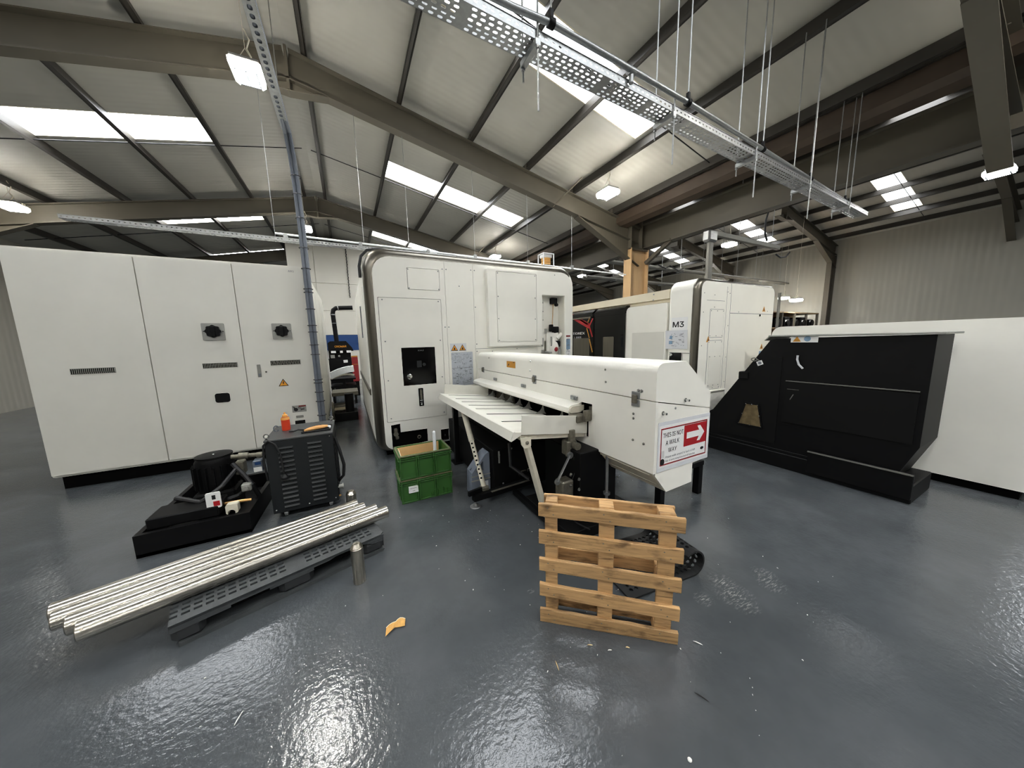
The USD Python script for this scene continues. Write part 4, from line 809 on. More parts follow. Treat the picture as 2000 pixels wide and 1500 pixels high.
# recess with a key switch in the module's side
rc_ = put('switch_plate', MB().prism(rrect(-3.335, -3.13, 1.05, 1.497, .006, 1), (X3, 0, 0), FXn, .004), 'black_gloss', m3); kc = at(1311, 693, x=X3)
put('key_switch', MB().lathe(kc - X_ * .004, [(.03, 0), (.03, .012), (.018, .02), (1e-4, .02)], 16, -X_), 'chrome', rc_)
put('side_flap', MB().prism(sbox(-3.12, 1.0, -2.99, 1.497).difference(sbox(-3.112, 1.0, -2.998, 1.485)), (X3, 0, 0), FXn, .006), 'grey_plate', m3)
# lower body with the sliding doors (their front faces the aisle, -x)
put('machine_body', MB().box(X3 + .02, 6.8, 4.27, 6.9, .12, 2.27, .02), 'white_paint', m3)
put('front_cover', MB().prism(rrect(-4.25, -3.41, .12, 2.29, (.01, .01, .02, .08), 5), (X3 + .6, 0, 0), FXn, .6), 'white_paint', m3)
put('cover_panel', MB().prism(rrect(-4.1, -3.45, .6, 1.83, .01, 1), (X3, 0, 0), FXn, .003), 'cabinet_paint', m3)
put('top_rail', MB().prism([(-6.0, 2.36), (-3.42, 2.36), (-3.42, 2.50), (-5.9, 2.48), (-6.0, 2.42)], (X3 + .25, 0, 0), FXn, .2).box(X3 + .1, X3 + .6, 3.42, 6.0, 2.3, 2.36, .01), 'cream_paint', m3)
put('rail_screw', screws([at(1277, 575, x=X3), at(1276, 586, x=X3)], -X_, .014), 'galvanised', m3, kind='stuff')
dr = put('sliding_door', MB().prism(rrect(-5.02, -4.26, .3, 2.2, .03), (X3 - .01, 0, 0), FXn, .05), 'black_gloss', m3, label='black glossy sliding door')
put('door_top', MB().prism([(X3 + .3, 2.36), (X3 + .02, 2.33), (X3 - .07, 2.26), (X3 - .07, 2.18), (X3 + .05, 2.2), (X3 + .3, 2.3)], (0, 5.02, 0), FY, .76), 'black_gloss', dr, smooth=20)
q0, q1 = at(1178, 658, x=X3 - .062), at(1198, 692, x=X3 - .062)
put('door_window', MB().prism(rrect(-q0[1], -q1[1], 1.25, q0[2], .02), (X3 - .06, 0, 0), FXn, .004), 'stainless', dr, label='reflective door window')
dr2 = put('sliding_door', MB().prism(rrect(-6.9, -5.10, .3, 2.2, .03), (X3 + .02, 0, 0), FXn, .05), 'black_gloss', m3, label='black sliding door with a red and orange chevron graphic')
put('door_top', MB().prism([(X3 + .3, 2.37), (X3 + .04, 2.34), (X3 - .05, 2.27), (X3 - .05, 2.19), (X3 + .05, 2.2), (X3 + .3, 2.3)], (0, 6.9, 0), FY, 1.8), 'black_gloss', dr2, smooth=20)
put('silver_trim', MB().box(X3 - .06, X3 - .03, 5.15, 6.85, 2.17, 2.2), 'stainless', dr2)
XD = X3 - .03
def chevron(pix, w, mat, nm='chevron'):
    pts = [at(x, y, x=XD) for x, y in pix]; m = MB()
    for a, b in zip(pts, pts[1:]): m.beam(a, b, .004, w, up=X_)
    put(nm, m, mat, dr2)
def stripe(pix, w, mat):
    pts = [at(x, y, x=XD) for x, y in pix]
    for a, b in zip(pts, pts[1:]):
        a2, b2 = np.array([-a[1], a[2]]), np.array([-b[1], b[2]]); n = np.array([-(b2 - a2)[1], (b2 - a2)[0]]); n = n / np.linalg.norm(n) * w / 2
        P = Polygon([a2 + n, b2 + n, b2 - n, a2 - n]); put('chevron_stripe', MB().prism(P, (XD, 0, 0), FXn, .003), mat, dr2)
stripe([(1116, 617), (1151, 637)], .11, 'print_red'); stripe([(1116, 613), (1148, 634)], .03, 'label_orange')
stripe([(1151, 637), (1158, 622)], .03, 'print_red'); stripe([(1151, 637), (1157, 658)], .035, 'print_red'); stripe([(1146, 641), (1151, 660)], .02, 'label_ochre'); stripe([(1146, 634), (1153, 618)], .02, 'label_ochre'); stripe([(1151, 662), (1157, 688)], .03, 'label_ochre')
tp = at(1142, 653, x=XD); put('lettering', MB().text('INTEGREX', .05, (XD - .001, tp[1] + .62, tp[2]), FXn, .002, width=.62), 'paper', dr2)
put('lettering', MB().text('i-200S', .035, (XD - .001, tp[1] + .36, tp[2] - .08), FXn, .002, width=.25), 'sleeve', dr2)
q0, q1 = at(1120, 661, x=XD), at(1151, 690, x=XD)
put('door_window', MB().prism(rrect(-q0[1], -q1[1], 1.25, q0[2], .01), (XD, 0, 0), FXn, .002), 'stainless', dr2, label='grey reflective door window')
# papers on the module
XP = X3 - .002
sh = thing('paper_sheet', 'white landscape sheet printed M3 stuck on the tall module', 'sign', (XP, 3.2, 2.0))
a, b = at(1312, 621, x=XP), at(1342, 645, x=XP)
put('page', MB().prism(sbox(-a[1], b[2], -b[1], a[2]), (X3, 0, 0), FXn, .002), 'paper', sh)
p0 = at(1312.5, 639.5, x=XP); put('lettering', MB().text('M3', .082, (X3 - .002, p0[1], p0[2]), FXn, .001, True, width=.2), 'print_black', sh)
sh = thing('paper_sheet', 'curled setup sheet in a clear sleeve below the M3 page', 'paper', (XP, 3.2, 1.6))
a, b = at(1303, 646, x=XP), at(1344, 682, x=XP); n = 14; vv = []
for k in range(n + 1):
    u = k / n; y = a[1] + (b[1] - a[1]) * u; bulge = .008 + .035 * (abs(u - .5) * 2) ** 4
    vv += [(X3 - bulge, y, a[2]), (X3 - bulge * .6, y, b[2])]
f = [[2 * k, 2 * k + 1, 2 * k + 3, 2 * k + 2] for k in range(n)]; vv = np.array(vv); w = np.vstack([vv, vv + (.002, 0, 0)]); N = len(vv)
put('sleeve', MB().add(w, f + [[q + N for q in r[::-1]] for r in f]), 'sleeve', sh)
sm_ = MB(); r_ = random.Random(5)
for k in range(34):
    y, z = r_.uniform(b[1] + .08, a[1] - .06), r_.uniform(b[2] + .04, a[2] - .05); sm_.box(X3 - .0105, X3 - .009, y - r_.uniform(.01, .05), y, z, z + .006)
put('fine_print', sm_, 'print_grey', sh, kind='stuff')
for px_, py_ in ((1309, 659), (1309, 669)): c = at(px_, py_, x=X3 - .012); put('picture', MB().box(X3 - .014, X3 - .01, c[1] - .035, c[1] + .035, c[2] - .025, c[2] + .025), 'print_blue', sh)

# ================================================================ black chip conveyor at the right
XK = 4.95
ck = thing('chip_conveyor', 'large black chip conveyor sloping up at the right edge of the photo', 'conveyor', (XK, 2.0, 0))
prof = [(-2.86, .04), (-2.86, .58), (-2.80, .62), (-2.13, 1.67), (-2.06, 1.69), (-.8, 1.71), (-.8, .6), (-1.0, .04)]
put('conveyor_case', MB().prism(prof, (XK + .65, 0, 0), FXn, .65), 'black_paint', ck, smooth=False)
put('base_trough', MB().box(4.93, 5.62, .8, 2.90, .0, .2, .01).box(4.94, 5.62, .95, 2.86, .2, .24, .005).box(4.90, 4.95, .8, 1.62, .05, .32, .006), 'black_paint', ck)
put('side_panel', MB().prism([(-1.92, .62), (-1.92, 1.15), (-.85, 1.13), (-.85, .62)], (XK, 0, 0), FXn, .012).prism([(-2.72, .3), (-2.72, .55), (-2.1, 1.45), (-1.98, 1.45), (-1.98, .3)], (XK, 0, 0), FXn, .006), 'black_matt', ck, smooth=False)
put('panel_edge', MB().box(XK - .018, XK, .85, 1.92, 1.15, 1.16), 'galvanised_dull', ck); put('trough_edge', MB().box(4.885, 4.9, .8, 1.62, .31, .325), 'galvanised_dull', ck)
wpx = [at(x, y, x=XK - .01) for x, y in ((1457.4, 788.4), (1480, 791.5), (1486, 834), (1443, 825.6))]
wpoly = Polygon([(-p[1], p[2]) for p in wpx])
wf = put('inspection_window', MB().prism(wpoly, (XK - .006, 0, 0), FXn, .006), 'dusty_brass', ck, label='dusty trapezoid inspection window')
put('window_frame', MB().prism(wpoly.buffer(.02, join_style=2).difference(wpoly), (XK - .006, 0, 0), FXn, .012), 'black_paint', wf, smooth=False)
cs = np.array(wpoly.exterior.coords)[:-1]; fx = [c * .5 + cs[(i + 1) % 4] * .5 for i, c in enumerate(cs)] + list(cs)
put('window_screw', screws([(XK - .018, -q[0], q[1]) for q in fx], -X_, .008), 'chrome', wf, kind='stuff')
for px_, py_, an in ((1484, 709, 25), (1517, 719, 0)):
    c = at(px_, py_, x=XK); ps = affinity.rotate(sbox(-c[1] - .035, c[2] - .03, -c[1] + .035, c[2] + .03), an)
    sk = put('white_sticker', MB().prism(ps, (XK, 0, 0), FXn, .002), 'paper', ck); put('sticker_symbol', MB().lathe((XK - .002, c[1], c[2]), [(1e-4, .001), (.02, .001), (.021, 0)], 12, -X_), 'print_grey', sk)
c = at(1473, 702, x=XK); put('eye_hook', MB().tube([c + V3(0, .035 * math.cos(a), .02 * math.sin(a)) for a in np.linspace(0, 6.28, 15)], .007, 6).tube([c + V3(0, -.035, 0), c + V3(.01, -.10, -.03)], .007, 6), 'galvanised_dull', ck)
c = at(1456, 733, x=XK); put('edge_bracket', MB().box(XK - .02, XK + .1, c[1] - .04, c[1] + .08, c[2] - .05, c[2] + .05, .006), 'black_matt', ck)
c0 = at(1546, 661, x=XK); wk = put('caution_sticker', MB().box(XK - .014, XK - .012, c0[1] - .26, c0[1], c0[2] - .05, c0[2] + .035), 'paper', ck)
put('caution_symbol', MB().prism([(-c0[1] + .02, c0[2] - .04), (-c0[1] + .1, c0[2] - .04), (-c0[1] + .06, c0[2] + .025)], (XK - .014, 0, 0), FXn, .001), 'label_ochre', wk); put('caution_symbol', MB().lathe((XK - .014, c0[1] - .16, c0[2] - .006), [(1e-4, .001), (.032, .001), (.033, 0)], 14, -X_), 'print_blue', wk)
put('top_lid', MB().box(XK - .04, XK + .7, .75, 2.14, 1.715, 1.735, .004).prism([(-2.14, 1.735), (-2.14, 1.715), (-2.19, 1.665), (-2.2, 1.67)], (XK + .6, 0, 0), FXn, .6), 'grey_plate', ck, smooth=False)
put('cable_loop', MB().tube([at(x, y, x=XK - .03) for x, y in ((1558, 694), (1557, 702), (1560, 712), (1568, 720))], .012, 6), 'sleeve', ck)
put('scuff_mark', MB().box(XK - .0135, XK - .0115, 1.78, 1.9, 1.05, 1.055).beam((XK - .013, 1.86, .92), (XK - .013, 1.83, .99), .004, .008), 'galvanised_dull', ck)
wm = thing('white_cover', 'low white rounded machine cover just behind the chip conveyor top', 'machine', (5.9, 1.5, 0))
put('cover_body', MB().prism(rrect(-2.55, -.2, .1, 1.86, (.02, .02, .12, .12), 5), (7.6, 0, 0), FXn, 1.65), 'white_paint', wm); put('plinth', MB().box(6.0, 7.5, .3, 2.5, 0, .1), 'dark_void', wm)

# drop pipe with an arm behind the M3 machine
dp = thing('cable_drop', 'grey upright cable duct with a side arm rising behind the M3 machine', 'cable duct', (8.3, 5.0, 0))
put('upright', MB().box(8.17, 8.33, 4.96, 5.04, 0, 4.25, .01), 'galvanised_dull', dp); put('elbow_box', MB().box(8.05, 8.4, 4.9, 5.1, 4.05, 4.33, .04), 'galvanised', dp)
put('arm', MB().box(8.3, 11.6, 4.95, 5.05, 4.22, 4.34, .01), 'galvanised_dull', dp); put('hanger', MB().cyl((9.5, 5, 4.34), (9.5, 5, zroof(9.5) - .01), .008, 6).cyl((11.2, 5, 4.34), (11.2, 5, zroof(11.2) - .01), .008, 6), 'galvanised', dp)
put('loose_cable', MB().tube([at(x, y, y=5.0) for x, y in ((1512, 398), (1502, 410), (1496, 430), (1494, 455), (1498, 470))], .025, 8).tube([at(x, y, y=5.0) for x, y in ((1516, 497), (1524, 503), (1534, 502), (1542, 493))], .025, 8), 'cable_black', dp)

# ================================================================ wooden pallet standing on its edge
_e = rz(-40.17); _t = math.radians(-2.0); PR = np.array([_e[0], _e[1] * math.cos(_t) - Z_ * math.sin(_t), _e[1] * math.sin(_t) + Z_ * math.cos(_t)])
wpal = thing('wooden_pallet', 'worn timber pallet standing on its edge in front of the conveyor', 'pallet', (.929, 1.485, 0), PR, local=True)
wr = random.Random(11)
def board(name, x0, x1, y0, y1, zs):
    (zl1, zr1, zl0, zr0) = zs; n = 13; m = MB(); V = []
    for k in range(n):
        u = k / (n - 1); x = x0 + (x1 - x0) * u; z1, z0 = zl1 + (zr1 - zl1) * u + wr.gauss(0, .0012), zl0 + (zr0 - zl0) * u + abs(wr.gauss(0, .0014))
        V += [(x, y0 + .002, z0), (x, y0, z0 + .004), (x, y0, z1 - .004), (x, y0 + .003, z1), (x, y1, z1), (x, y1, z0)]
    F = []
    for k in range(n - 1):
        for j in range(6): F.append([k * 6 + (j + 1) % 6, (k + 1) * 6 + (j + 1) % 6, (k + 1) * 6 + j, k * 6 + j])
    e = (n - 1) * 6
    for q in ([0, 1, 2, 3], [0, 3, 4, 5]): F += [list(q), [e + i for i in q[::-1]]]
    return put(name, m.add(V, F), 'pallet_wood', wpal, smooth=False)
def vboard(name, x0, x1, y0, y1, z0, z1):
    return put(name, MB().box(x0, x1, y0, y1, z0, z1, .003), 'pallet_wood', wpal, smooth=False)
LZ = [(.091, .078, 0, 0), (.272, .238, .186, .153), (.443, .420, .361, .337), (.628, .604, .543, .519), (.803, .788, .722, .702)]
SX = [(.035, .108), (.345, .43), (.665, .755)]
for zs in LZ:
    bd_ = board('deck_board', 0, .79, 0, .02, zs)
    for (x0, x1) in SX:
        nl = MB(); u = (x0 + x1) / 2 / .79; zc = (zs[0] + zs[2]) / 2 * (1 - u) + (zs[1] + zs[3]) / 2 * u
        for dx, dz in ((-.018, .018), (.016, -.02)): nl.lathe(((x0 + x1) / 2 + dx, .0005, zc + dz), [(1e-4, .001), (.004, .001), (.0045, 0)], 8, -Y_)
        put('nail_head', nl, 'dirty_metal', bd_, kind='stuff')
for k, (x0, x1) in enumerate(SX): vboard('stringer_board', x0, x1, .02, .04, .006, .795 - .006 * k)
for i, (z0, z1) in enumerate(((.02, .10), (.36, .45), (.70, .80))):
    for k, (x0, x1) in enumerate(SX): vboard('block', x0 + .002, x1 - .002, .04, .117, z0 - .006 * k, z1 - .006 * k)
    board('bottom_board', .02, .765, .117, .135, (z1, z1 - .012, z0, z0 - .012))

# ================================================================ stacked green crates
def crate(name, label, z):
    t = thing(name, label, 'crate', (.672, 3.61, z), None, 'stacked green crates', local=True)
    hx, hy, h, wt = .285, .195, .268, .012
    put('crate_wall', MB().box(-hx + .012, hx - .012, -hy + .012, -hy + .012 + wt, 0.005, h).box(-hx + .012, hx - .012, hy - .012 - wt, hy - .012, 0.005, h).box(-hx + .012, -hx + .012 + wt, -hy + .02, hy - .02, 0.005, h).box(hx - .012 - wt, hx - .012, -hy + .02, hy - .02, 0.005, h), 'green_plastic', t)
    put('crate_floor', MB().box(-hx + .02, hx - .02, -hy + .02, hy - .02, .0, .012), 'green_plastic', t)
    def ring(z0, z1, o): 
        m = MB(); m.box(-hx - o, hx + o, -hy - o, -hy + .014, z0, z1, .002).box(-hx - o, hx + o, hy - .014, hy + o, z0, z1, .003).box(-hx - o, -hx + .014, -hy, hy, z0, z1, .003).box(hx - .014, hx + o, -hy, hy, z0, z1, .003); return m
    put('rim', ring(h - .012, h, .004), 'green_edge', t, label='worn pale rim')
    for q in (h - .03, h - .05): put('rib_band', ring(q - .0045, q + .0045, .008), 'green_plastic', t)
    put('base_band', ring(.0, .016, -.004), 'green_plastic', t)
    m = MB()
    for x in (-hx + .012, -.105, -.085, .085, .105, hx - .012): m.box(x - .006, x + .006, -hy - .007, -hy + .02, .01, h - .012, .002); m.box(x - .006, x + .006, hy - .02, hy + .007, .01, h - .012, .002)
    for y in (-.1, 0, .1):
        for s in (-1, 1): m.box(min(s * hx, s * (hx - .02)), max(s * hx, s * (hx - .02)), y - .006, y + .006, .01, h - .012)
    put('upright_rib', m, 'green_plastic', t, kind='stuff')
    m = MB()
    for k in range(5):
        x = .04 + .04 * k + (.02 if k > 2 else 0)
        if z < .1: m.box(x - .004, x + .004, -hy - .005, -hy + .02, .02, .02 + .05 + .02 * (k % 2), .002)
    if m.n: put('short_rib', m, 'green_plastic', t, kind='stuff')
    return t
c1 = crate('plastic_crate', 'lower green plastic crate of the two, with a white paper label', 0.)
lb = put('crate_label', MB().box(-.205, -.105, -.2035, -.18, .115, .185), 'paper', c1, label='white paper label'); put('label_print', MB().text('54', .014, (-.165, -.2036, .13), FY, .0006).box(-.19, -.12, -.2042, -.2035, .165, .168), 'print_black', lb)
c2 = crate('plastic_crate', 'upper green plastic crate of the two, lined with cardboard', .272)
cb_ = thing('cardboard_liner', 'tan cardboard sheets standing inside the upper green crate', 'cardboard', (.672, 3.61, .29), local=True)
put('back_sheet', MB().obox((-.02, .145, .125), rz(2), (.5, .006, .245)), 'cardboard', cb_); put('side_sheet', MB().obox((-.248, -.01, .118), rz(88), (.3, .006, .235)), 'card_edge', cb_)
put('base_sheet', MB().obox((.02, -.03, .03), np.array([[1, 0, 0], [0, math.cos(.15), math.sin(.15)], [0, -math.sin(.15), math.cos(.15)]]), (.46, .28, .006)), 'cardboard', cb_)
tb = thing('plastic_tube', 'clear white plastic tube standing up in the upper green crate', 'tube', (.80, 3.52, .29), local=True)
put('tube_body', MB().lathe((0, 0, .12), [(.019, 0), (.019, .32), (.012, .33), (1e-4, .33)], 14), 'clear_white', tb); put('tube_tip', MB().cyl((0, 0, 0.0), (0, 0, .12), .014, 10), 'print_grey', tb)

# ================================================================ charcoal unit on castors
ux0, ux1, uy0, uy1, uz0, uz1 = -.80, -.215, 3.75, 4.38, .065, .83
cu = thing('cooling_unit', 'charcoal louvred metal unit on castors in front of the grey cabinet', 'machine', ((ux0 + ux1) / 2, uy0, 0))
put('casing', MB().box(ux0, ux1, uy0 + .012, uy1, uz0, uz1 - .004, .006), 'charcoal_texture', cu)
fp = put('front_panel', MB().box(ux0 + .002, ux1 - .002, uy0, uy0 + .012, uz0, uz1 - .02, .004), 'charcoal_texture', cu)
put('top_plate', MB().box(ux0 - .003, ux1 + .003, uy0 - .003, uy1, uz1 - .018, uz1, .004), 'charcoal_top', cu)
for cxx, nz in ((-.635, 14), (-.385, 14)):
    zt_ = .735 if cxx < -.5 else .745
    for k in range(nz):
        z = zt_ - k * .0475; w = .066 if cxx < -.5 else .063
        m = MB()
        # a pressed louvre: a sloping hood, open below
        v = [(cxx - w, uy0, z + .012), (cxx + w, uy0, z + .012), (cxx + w - .006, uy0 - .014, z - .0), (cxx - w + .006, uy0 - .014, z - .0), (cxx - w, uy0, z - .006), (cxx + w, uy0, z - .006), (cxx + w - .006, uy0 - .014, z - .006), (cxx - w + .006, uy0 - .014, z - .006)]
        m.add(v, [[0, 3, 2, 1], [3, 7, 6, 2], [0, 4, 7, 3], [1, 2, 6, 5], [4, 5, 6, 7]])
        put('louvre', m, 'charcoal_top', cu, smooth=False)
        put('louvre_slot', MB().box(cxx - w + .004, cxx + w - .004, uy0 - .001, uy0 + .001, z - .016, z - .007), 'dark_void', cu, smooth=False)
put('panel_screw', screws([(ux0 + .03, uy0, .1), ((ux0 + ux1) / 2 + .02, uy0, .1), (ux1 - .03, uy0, .1), (ux1 - .03, uy0, .79)], -Y_, .009), 'chrome', cu, kind='stuff')
for x, y in ((ux0 + .02, uy0 + .03), (ux1 - .03, uy1 - .06)):
    put('lifting_eye', MB().cyl((x, y, uz1), (x, y, uz1 + .02), .012, 10).tube([(x + .02 * math.sin(a), y, uz1 + .038 + .02 * math.cos(a)) for a in np.linspace(0, 6.2832, 19)], .006, 8), 'chrome', cu)
for x, y in ((ux0 + .1, uy0 + .06), (ux1 - .08, uy0 + .06), (ux0 + .1, uy1 - .08), (ux1 - .08, uy1 - .08)):
    c = put('castor', MB().cyl((x - .014, y, .031), (x + .014, y, .031), .031, 18).box(x - .02, x - .016, y - .02, y + .02, .025, .066).box(x + .016, x + .02, y - .02, y + .02, .025, .066), 'galvanised', cu)
sd_ = put('side_grille', MB().prism(sbox(uy0 + .03, .12, uy1 - .04, .78).difference(unary_union([sbox(uy0 + .06 + .06 * i, .15 + .05 * j, uy0 + .06 + .06 * i + .045, .15 + .05 * j + .035) for i in range(8) for j in range(12)])), (ux1, 0, 0), (Y_, Z_), .006), 'black_paint', cu)
put('side_cable', MB().tube([(ux1 + .01, uy0 + .12, .74), (ux1 + .045, uy0 + .1, .6), (ux1 + .075, uy0 + .1, .42), (ux1 + .06, uy0 + .1, .3), (ux1 + .01, uy0 + .12, .24)], .016, 8), 'cable_black', cu)
put('side_pipe_fitting', MB().cyl((ux1, uy0 + .05, .2), (ux1 + .05, uy0 + .05, .2), .022).lathe((ux1 + .04, uy0 + .05, .2), [(.03, 0), (.03, .012), (.012, .014)], 12, X_), 'grey_plate', cu)
put('brass_tap', MB().cyl((ux1, uy0 + .04, .1), (ux1 + .02, uy0 + .04, .1), .01), 'copper_line', cu)
fc = put('front_cable', MB().tube([(ux0 - .01, uy0 + .02, .42), (ux0 - .02, uy0 + .01, .62), (ux0 - .005, uy0 - .01, .79), (ux0 + .04, uy0 - .02, .835), (ux0 + .09, uy0 - .022, .79), (ux0 + .125, uy0 - .022, .68), (ux0 + .13, uy0 - .022, .52), (ux0 + .135, uy0 - .022, .46)], .009, 8), 'cable_black', cu, label='black flex hanging over the front')
put('cable_plug', MB().lathe((ux0 + .137, uy0 - .025, .425), [(1e-4, 0), (.03, .0), (.034, .02), (.02, .04), (.008, .05)], 14), 'cable_black', fc)

# orange bottle and the glove roll on its top
bt = thing('spray_bottle', 'orange-red plastic bottle with a pale orange cap on the charcoal unit', 'bottle', (-.667, 4.13, uz1))
put('bottle_body', MB().lathe((-.667, 4.13, uz1), [(1e-4, 0), (.036, 0), (.04, .01), (.04, .125), (.034, .142), (.018, .15)], 20), 'red_plastic', bt)
put('bottle_cap', MB().lathe((-.667, 4.13, uz1 + .148), [(.024, 0), (.024, .022), (.012, .028), (.008, .05), (1e-4, .052)], 16), 'orange_cap', bt)
put('bottle_shoulder', MB().lathe((-.667, 4.13, uz1 + .118), [(.041, 0), (.041, .012), (.035, .028)], 20), 'orange_cap', bt)
hk = thing('wire_hook', 'small grey wire hook at the edge of the charcoal unit beside the bottle', 'hook', (-.76, 4.14, uz1)); put('wire_loop', MB().tube([(-.755 + .022 * math.cos(a), 4.12, uz1 + .03 + .03 * math.sin(a)) for a in np.linspace(.4, 5.8, 17)], .006, 6), 'grey_conduit', hk)
pk = thing('tool_tray', 'shallow black tray of tools on top of the charcoal unit', 'tray', (-.36, 4.0, uz1))
px0, px1, py0_, py1_ = -.50, -.235, 3.86, 4.07
put('tray_bottom', MB().prism([(px0 + .0, py0_), (px1, py0_ + .0), (px1 + .005, py1_), (px0 + .08, py1_)], (0, 0, uz1), FZ, .006), 'black_matt', pk)
put('tray_edge', MB().tube([(px0, py0_, uz1 + .012), (px1, py0_, uz1 + .012), (px1 + .005, py1_, uz1 + .012), (px0 + .08, py1_, uz1 + .012), (px0, py0_, uz1 + .012)], .007, 6), 'rubber', pk)
gl = thing('work_glove', 'tan-orange work glove lying rolled in the black tool tray', 'glove', (-.37, 3.93, uz1 + .01))
put('glove_roll', MB().tube([(-.475, 3.885, uz1 + .022), (-.43, 3.91, uz1 + .026), (-.37, 3.93, uz1 + .03), (-.31, 3.945, uz1 + .03), (-.265, 3.965, uz1 + .026)], [.012, .02, .022, .02, .013], 10), 'glove_orange', gl)
put('glove_cuff', MB().tube([(-.265, 3.965, uz1 + .026), (-.245, 3.945, uz1 + .024), (-.24, 3.90, uz1 + .02)], [.011, .013, .009], 8), 'clear_white', gl)
fl_ = thing('flex_lead', 'short black coiled flex lying left of the tool tray', 'cable', (-.55, 4.0, uz1)); put('lead', MB().tube([(-.62, 3.98, uz1 + .012), (-.58, 3.96, uz1 + .014), (-.54, 3.985, uz1 + .02), (-.49, 3.97, uz1 + .014), (-.46, 3.99, uz1 + .012), (-.40, 4.05, uz1 + .02), (-.33, 4.055, uz1 + .022)], .009, 8), 'cable_black', fl_)

# ================================================================ grey plastic pallet with steel bars
ang = 16.2
RP = np.array([[-math.cos(math.radians(ang)), -math.sin(math.radians(ang)), 0], [-math.sin(math.radians(ang)), math.cos(math.radians(ang)), 0], [0, 0, 1]])   # u to the left along the near edge, v away
RPx = np.array([[math.cos(math.radians(ang)), math.sin(math.radians(ang)), 0], [-math.sin(math.radians(ang)), math.cos(math.radians(ang)), 0], [0, 0, 1]])
gp = thing('plastic_pallet', 'dark grey slotted plastic pallet carrying four steel bars', 'pallet', (.146, 2.705, 0), RPx, local=True)
PL, PW, PH = 1.25, .78, .155          # local x runs from -PL to 0
holes = []
for i in range(22):
    x = -.075 - i * .054
    if i in (9, 10): continue
    for j in range(13):
        y = .062 + j * .05
        holes.append(sbox(x - .044, y, x - .006, y + .022))
holes = [h for h in holes]
put('deck', MB().prism(Polygon([(-PL, 0), (-.03, 0), (0, .03), (0, PW - .03), (-.03, PW), (-PL, PW)]).difference(unary_union(holes)), (0, 0, PH - .018), FZ, .018), 'plastic_grey', gp, smooth=False)
put('deck_underside', MB().box(-PL + .02, -.02, .03, PW - .03, PH - .07, PH - .05), 'dark_void', gp)
edge = Polygon([(-PL, PH - .005), (-PL, PH - .05), (-.98, PH - .05), (-.98, PH - .035), (-.78, PH - .035), (-.78, PH - .05), (-.52, PH - .05), (-.52, PH - .03), (-.42, PH - .03), (-.34, PH - .012), (-.2, PH - .012), (-.14, PH - .03), (-.1, PH - .05), (-.02, PH - .06), (-.005, PH - .005)])
for y in (.014, PW): put('edge_skirt', MB().prism(edge, (0, y, 0), FY, .014), 'plastic_grey', gp, smooth=False)
for k, (x0, x1) in enumerate(((-.17, -.004), (-.73, -.52), (-PL, -1.1))):
    for y0 in (.006, .32, .64): put('foot_block', MB().box(x0, x1, y0, y0 + .135, .012, PH - .03, .03), 'plastic_dark', gp)
for y0 in (.0, .32, .655): put('runner', MB().prism([(-PL + .03, .0), (-.02, .0), (-.004, .02), (-.03, .028), (-.5, .022), (-.6, .03), (-PL + .12, .022), (-PL + .03, .03)], (0, y0 + .12, 0), FY, .12), 'plastic_grey', gp)
put('end_skirt', MB().box(-.006, 0, .03, PW - .03, .03, PH - .01), 'plastic_dark', gp)
for k, (v0, u_end) in enumerate(((.235, .125), (.345, .07), (.453, .0), (.565, -.03))):
    r = .0535; lab = ('steel bar nearest the viewer of four on the grey pallet, with a scribed ring', 'second steel bar from the viewer on the grey pallet', 'third steel bar from the viewer on the grey pallet', 'steel bar farthest back of four on the grey pallet')[k]
    b = thing('steel_bar', lab, 'metal bar', (.146, 2.705, 0), RPx, 'steel bars on the grey pallet', local=True)
    put('round_bar', MB().lathe((u_end, v0, PH + r), [(1e-4, 0), (r - .005, 0), (r, .005), (r, 1.72), (r - .005, 1.725), (1e-4, 1.725)], 32, -X_), 'bar_steel', b, smooth=40)
    m = MB()
    for s in ((.33, .35) if k == 0 else (.9, .93) if k in (2,) else (.72, .75) if k == 1 else (.98,)): m.lathe((u_end - s, v0, PH + r), [(r + .0002, 0), (r + .0006, .001), (r + .0006, .003), (r + .0002, .004)], 32, -X_)
    put('scribed_ring', m, 'dirty_metal', b, kind='stuff')
def billet(label, x, y, h, r):
    t = thing('steel_billet', label, 'metal billet', (x, y, 0), local=True)
    put('billet_body', MB().lathe((0, 0, 0), [(1e-4, 0), (r, 0), (r, h - .035), (r - .004, h - .03), (r - .002, h - .026), (r - .018, h - .002), (r - .022, h), (1e-4, h)], 28), 'billet_steel', t, smooth=30)
    m = MB()
    for a in (0, 2.1, 4.2): m.box(-.002, .002, 0, .02, h, h + .002) if a == 0 else m.beam((0, 0, h + .001), (.02 * math.sin(a), .02 * math.cos(a), h + .001), .004, .002)
    put('saw_mark', m, 'dirty_metal', t, kind='stuff'); return t
billet('short steel billet standing on the floor in front of the grey pallet', -.062, 2.42, .305, .043)
billet('short steel billet standing on the floor behind the steel bars', -.1, 3.78, .13, .052)

